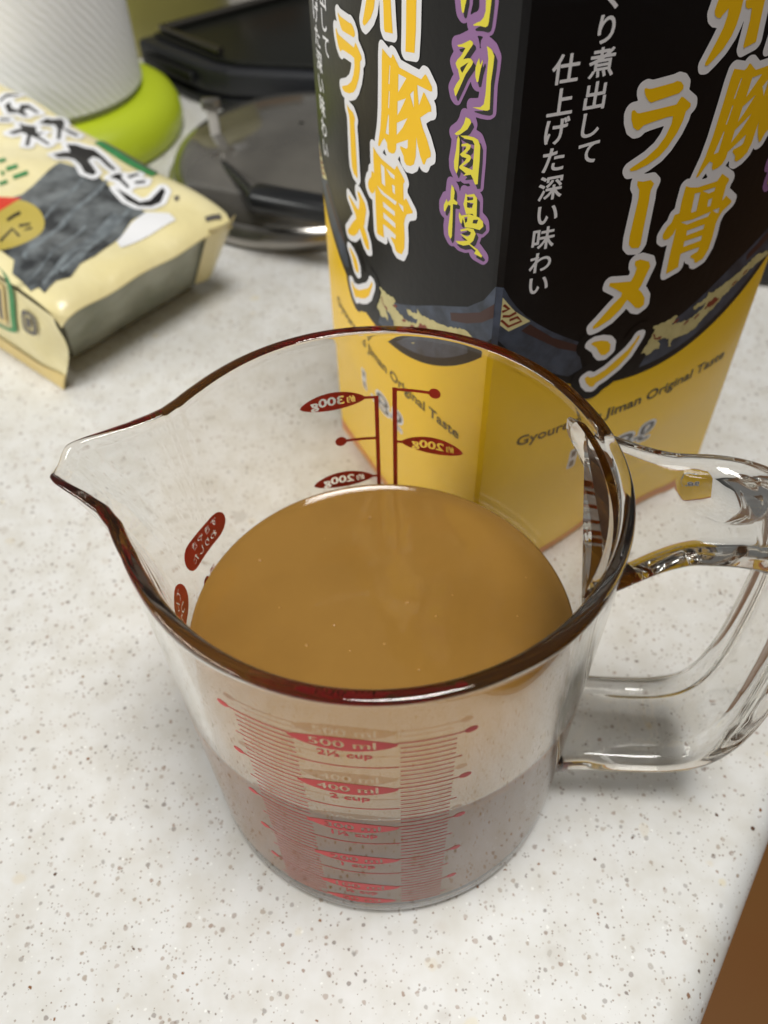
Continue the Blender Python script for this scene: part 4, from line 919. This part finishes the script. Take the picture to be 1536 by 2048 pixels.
bm = rounded_box(0.05, 0.004, 0.007, 0.0015); so = link('slot_trim', bm_mesh('slot_trim', bm), M['bakelite'], st, smooth=40); so.location = (mid.x, mid.y, 0.012); so.rotation_euler = (0, 0, math.atan2(dd.y, dd.x))
pts = [Vector((p[0] - sc_[0], p[1] - sc_[1], 0.0295)) * 1.0 for p in (FT[7], FT[0], FT[1])]
link('edge_rail', bm_mesh('edge_rail', tube([(p.x * 0.86, p.y * 0.86, 0.0295) for p in pts], 0.0025)), M['darksteel'], st, smooth=50)

# ------------------------------------------------------------------ yellow bottle and jar at the back
yb = at_px(350, 92, 0)
bt = thing('detergent_bottle', 'flat olive yellow plastic bottle standing behind the paper towel', 'bottle', (at_px(338, 78, 0.0).x, at_px(338, 78, 0.0).y, 0), math.radians(30))
V, Fc = [], []
prof = [(0.92, 0.0), (1.0, 0.004), (1.0, 0.11), (0.96, 0.125), (0.7, 0.14), (0.36, 0.147), (0.36, 0.156)]
n = 48
for r, z in prof:
    for i in range(n):
        t = 2 * math.pi * i / n; c, s = math.cos(t), math.sin(t)
        V.append((0.046 * r * math.copysign(abs(c) ** 0.5, c), 0.027 * r * math.copysign(abs(s) ** 0.6, s), z))
for j in range(len(prof) - 1):
    for i in range(n): Fc.append((j * n + i, j * n + (i + 1) % n, (j + 1) * n + (i + 1) % n, (j + 1) * n + i))
Fc.append(tuple(range(n - 1, -1, -1))); Fc.append(tuple((len(prof) - 1) * n + i for i in range(n)))
link('bottle_body', mesh('bottle_body', V, Fc), M['detergent'], bt, smooth=40)
V, Fc = lathe([(0.0005, 0.156), (0.017, 0.156), (0.017, 0.176), (0.015, 0.178), (0.0005, 0.178)], 32); link('cap', mesh('cap', V, Fc), M['whiteprint'], bt, smooth=40)

jr = thing('spice_jar', 'glass jar with brown contents at the back of the counter', 'jar', (at_px(495, 8, 0).x, at_px(495, 8, 0).y + 0.02, 0))
V, Fc = lathe([(0.0005, 0.0), (0.036, 0.0), (0.039, 0.003), (0.039, 0.018), (0.038, 0.019), (0.0365, 0.018), (0.0365, 0.0035), (0.0005, 0.0035)], 48); link('glass_foot', mesh('glass_foot', V, Fc), M['jarglass'], jr, smooth=40)
V, Fc = lathe([(0.0005, 0.0036), (0.0364, 0.0036), (0.0364, 0.070), (0.0005, 0.070)], 48); link('contents', mesh('contents', V, Fc), M['jar_brown'], jr, smooth=40)
V, Fc = lathe([(0.0005, 0.0702), (0.037, 0.0702), (0.037, 0.088), (0.035, 0.090), (0.0005, 0.090)], 48); link('lid', mesh('lid', V, Fc), M['steel'], jr, smooth=40)

# dark corner of a hot plate behind the carton on the right
q = at_px(1530, 575, 0)
hp = thing('hot_plate', 'black hot plate showing past the right edge of the carton', 'hot plate', (q.x, q.y, 0), math.radians(-10))
bm = rounded_box(0.11, 0.16, 0.028, 0.004); bmesh.ops.translate(bm, vec=(0.045, 0.08, 0), verts=bm.verts); link('plate_body', bm_mesh('plate_body', bm), M['iron'], hp, smooth=40)
V, Fc = lathe([(0.0005, 0.0282), (0.042, 0.0282), (0.044, 0.031), (0.040, 0.033), (0.0005, 0.033)], 48); ho = link('heating_disc', mesh('heating_disc', V, Fc), M['bakelite'], hp, smooth=40); ho.location = (0.045, 0.08, 0)
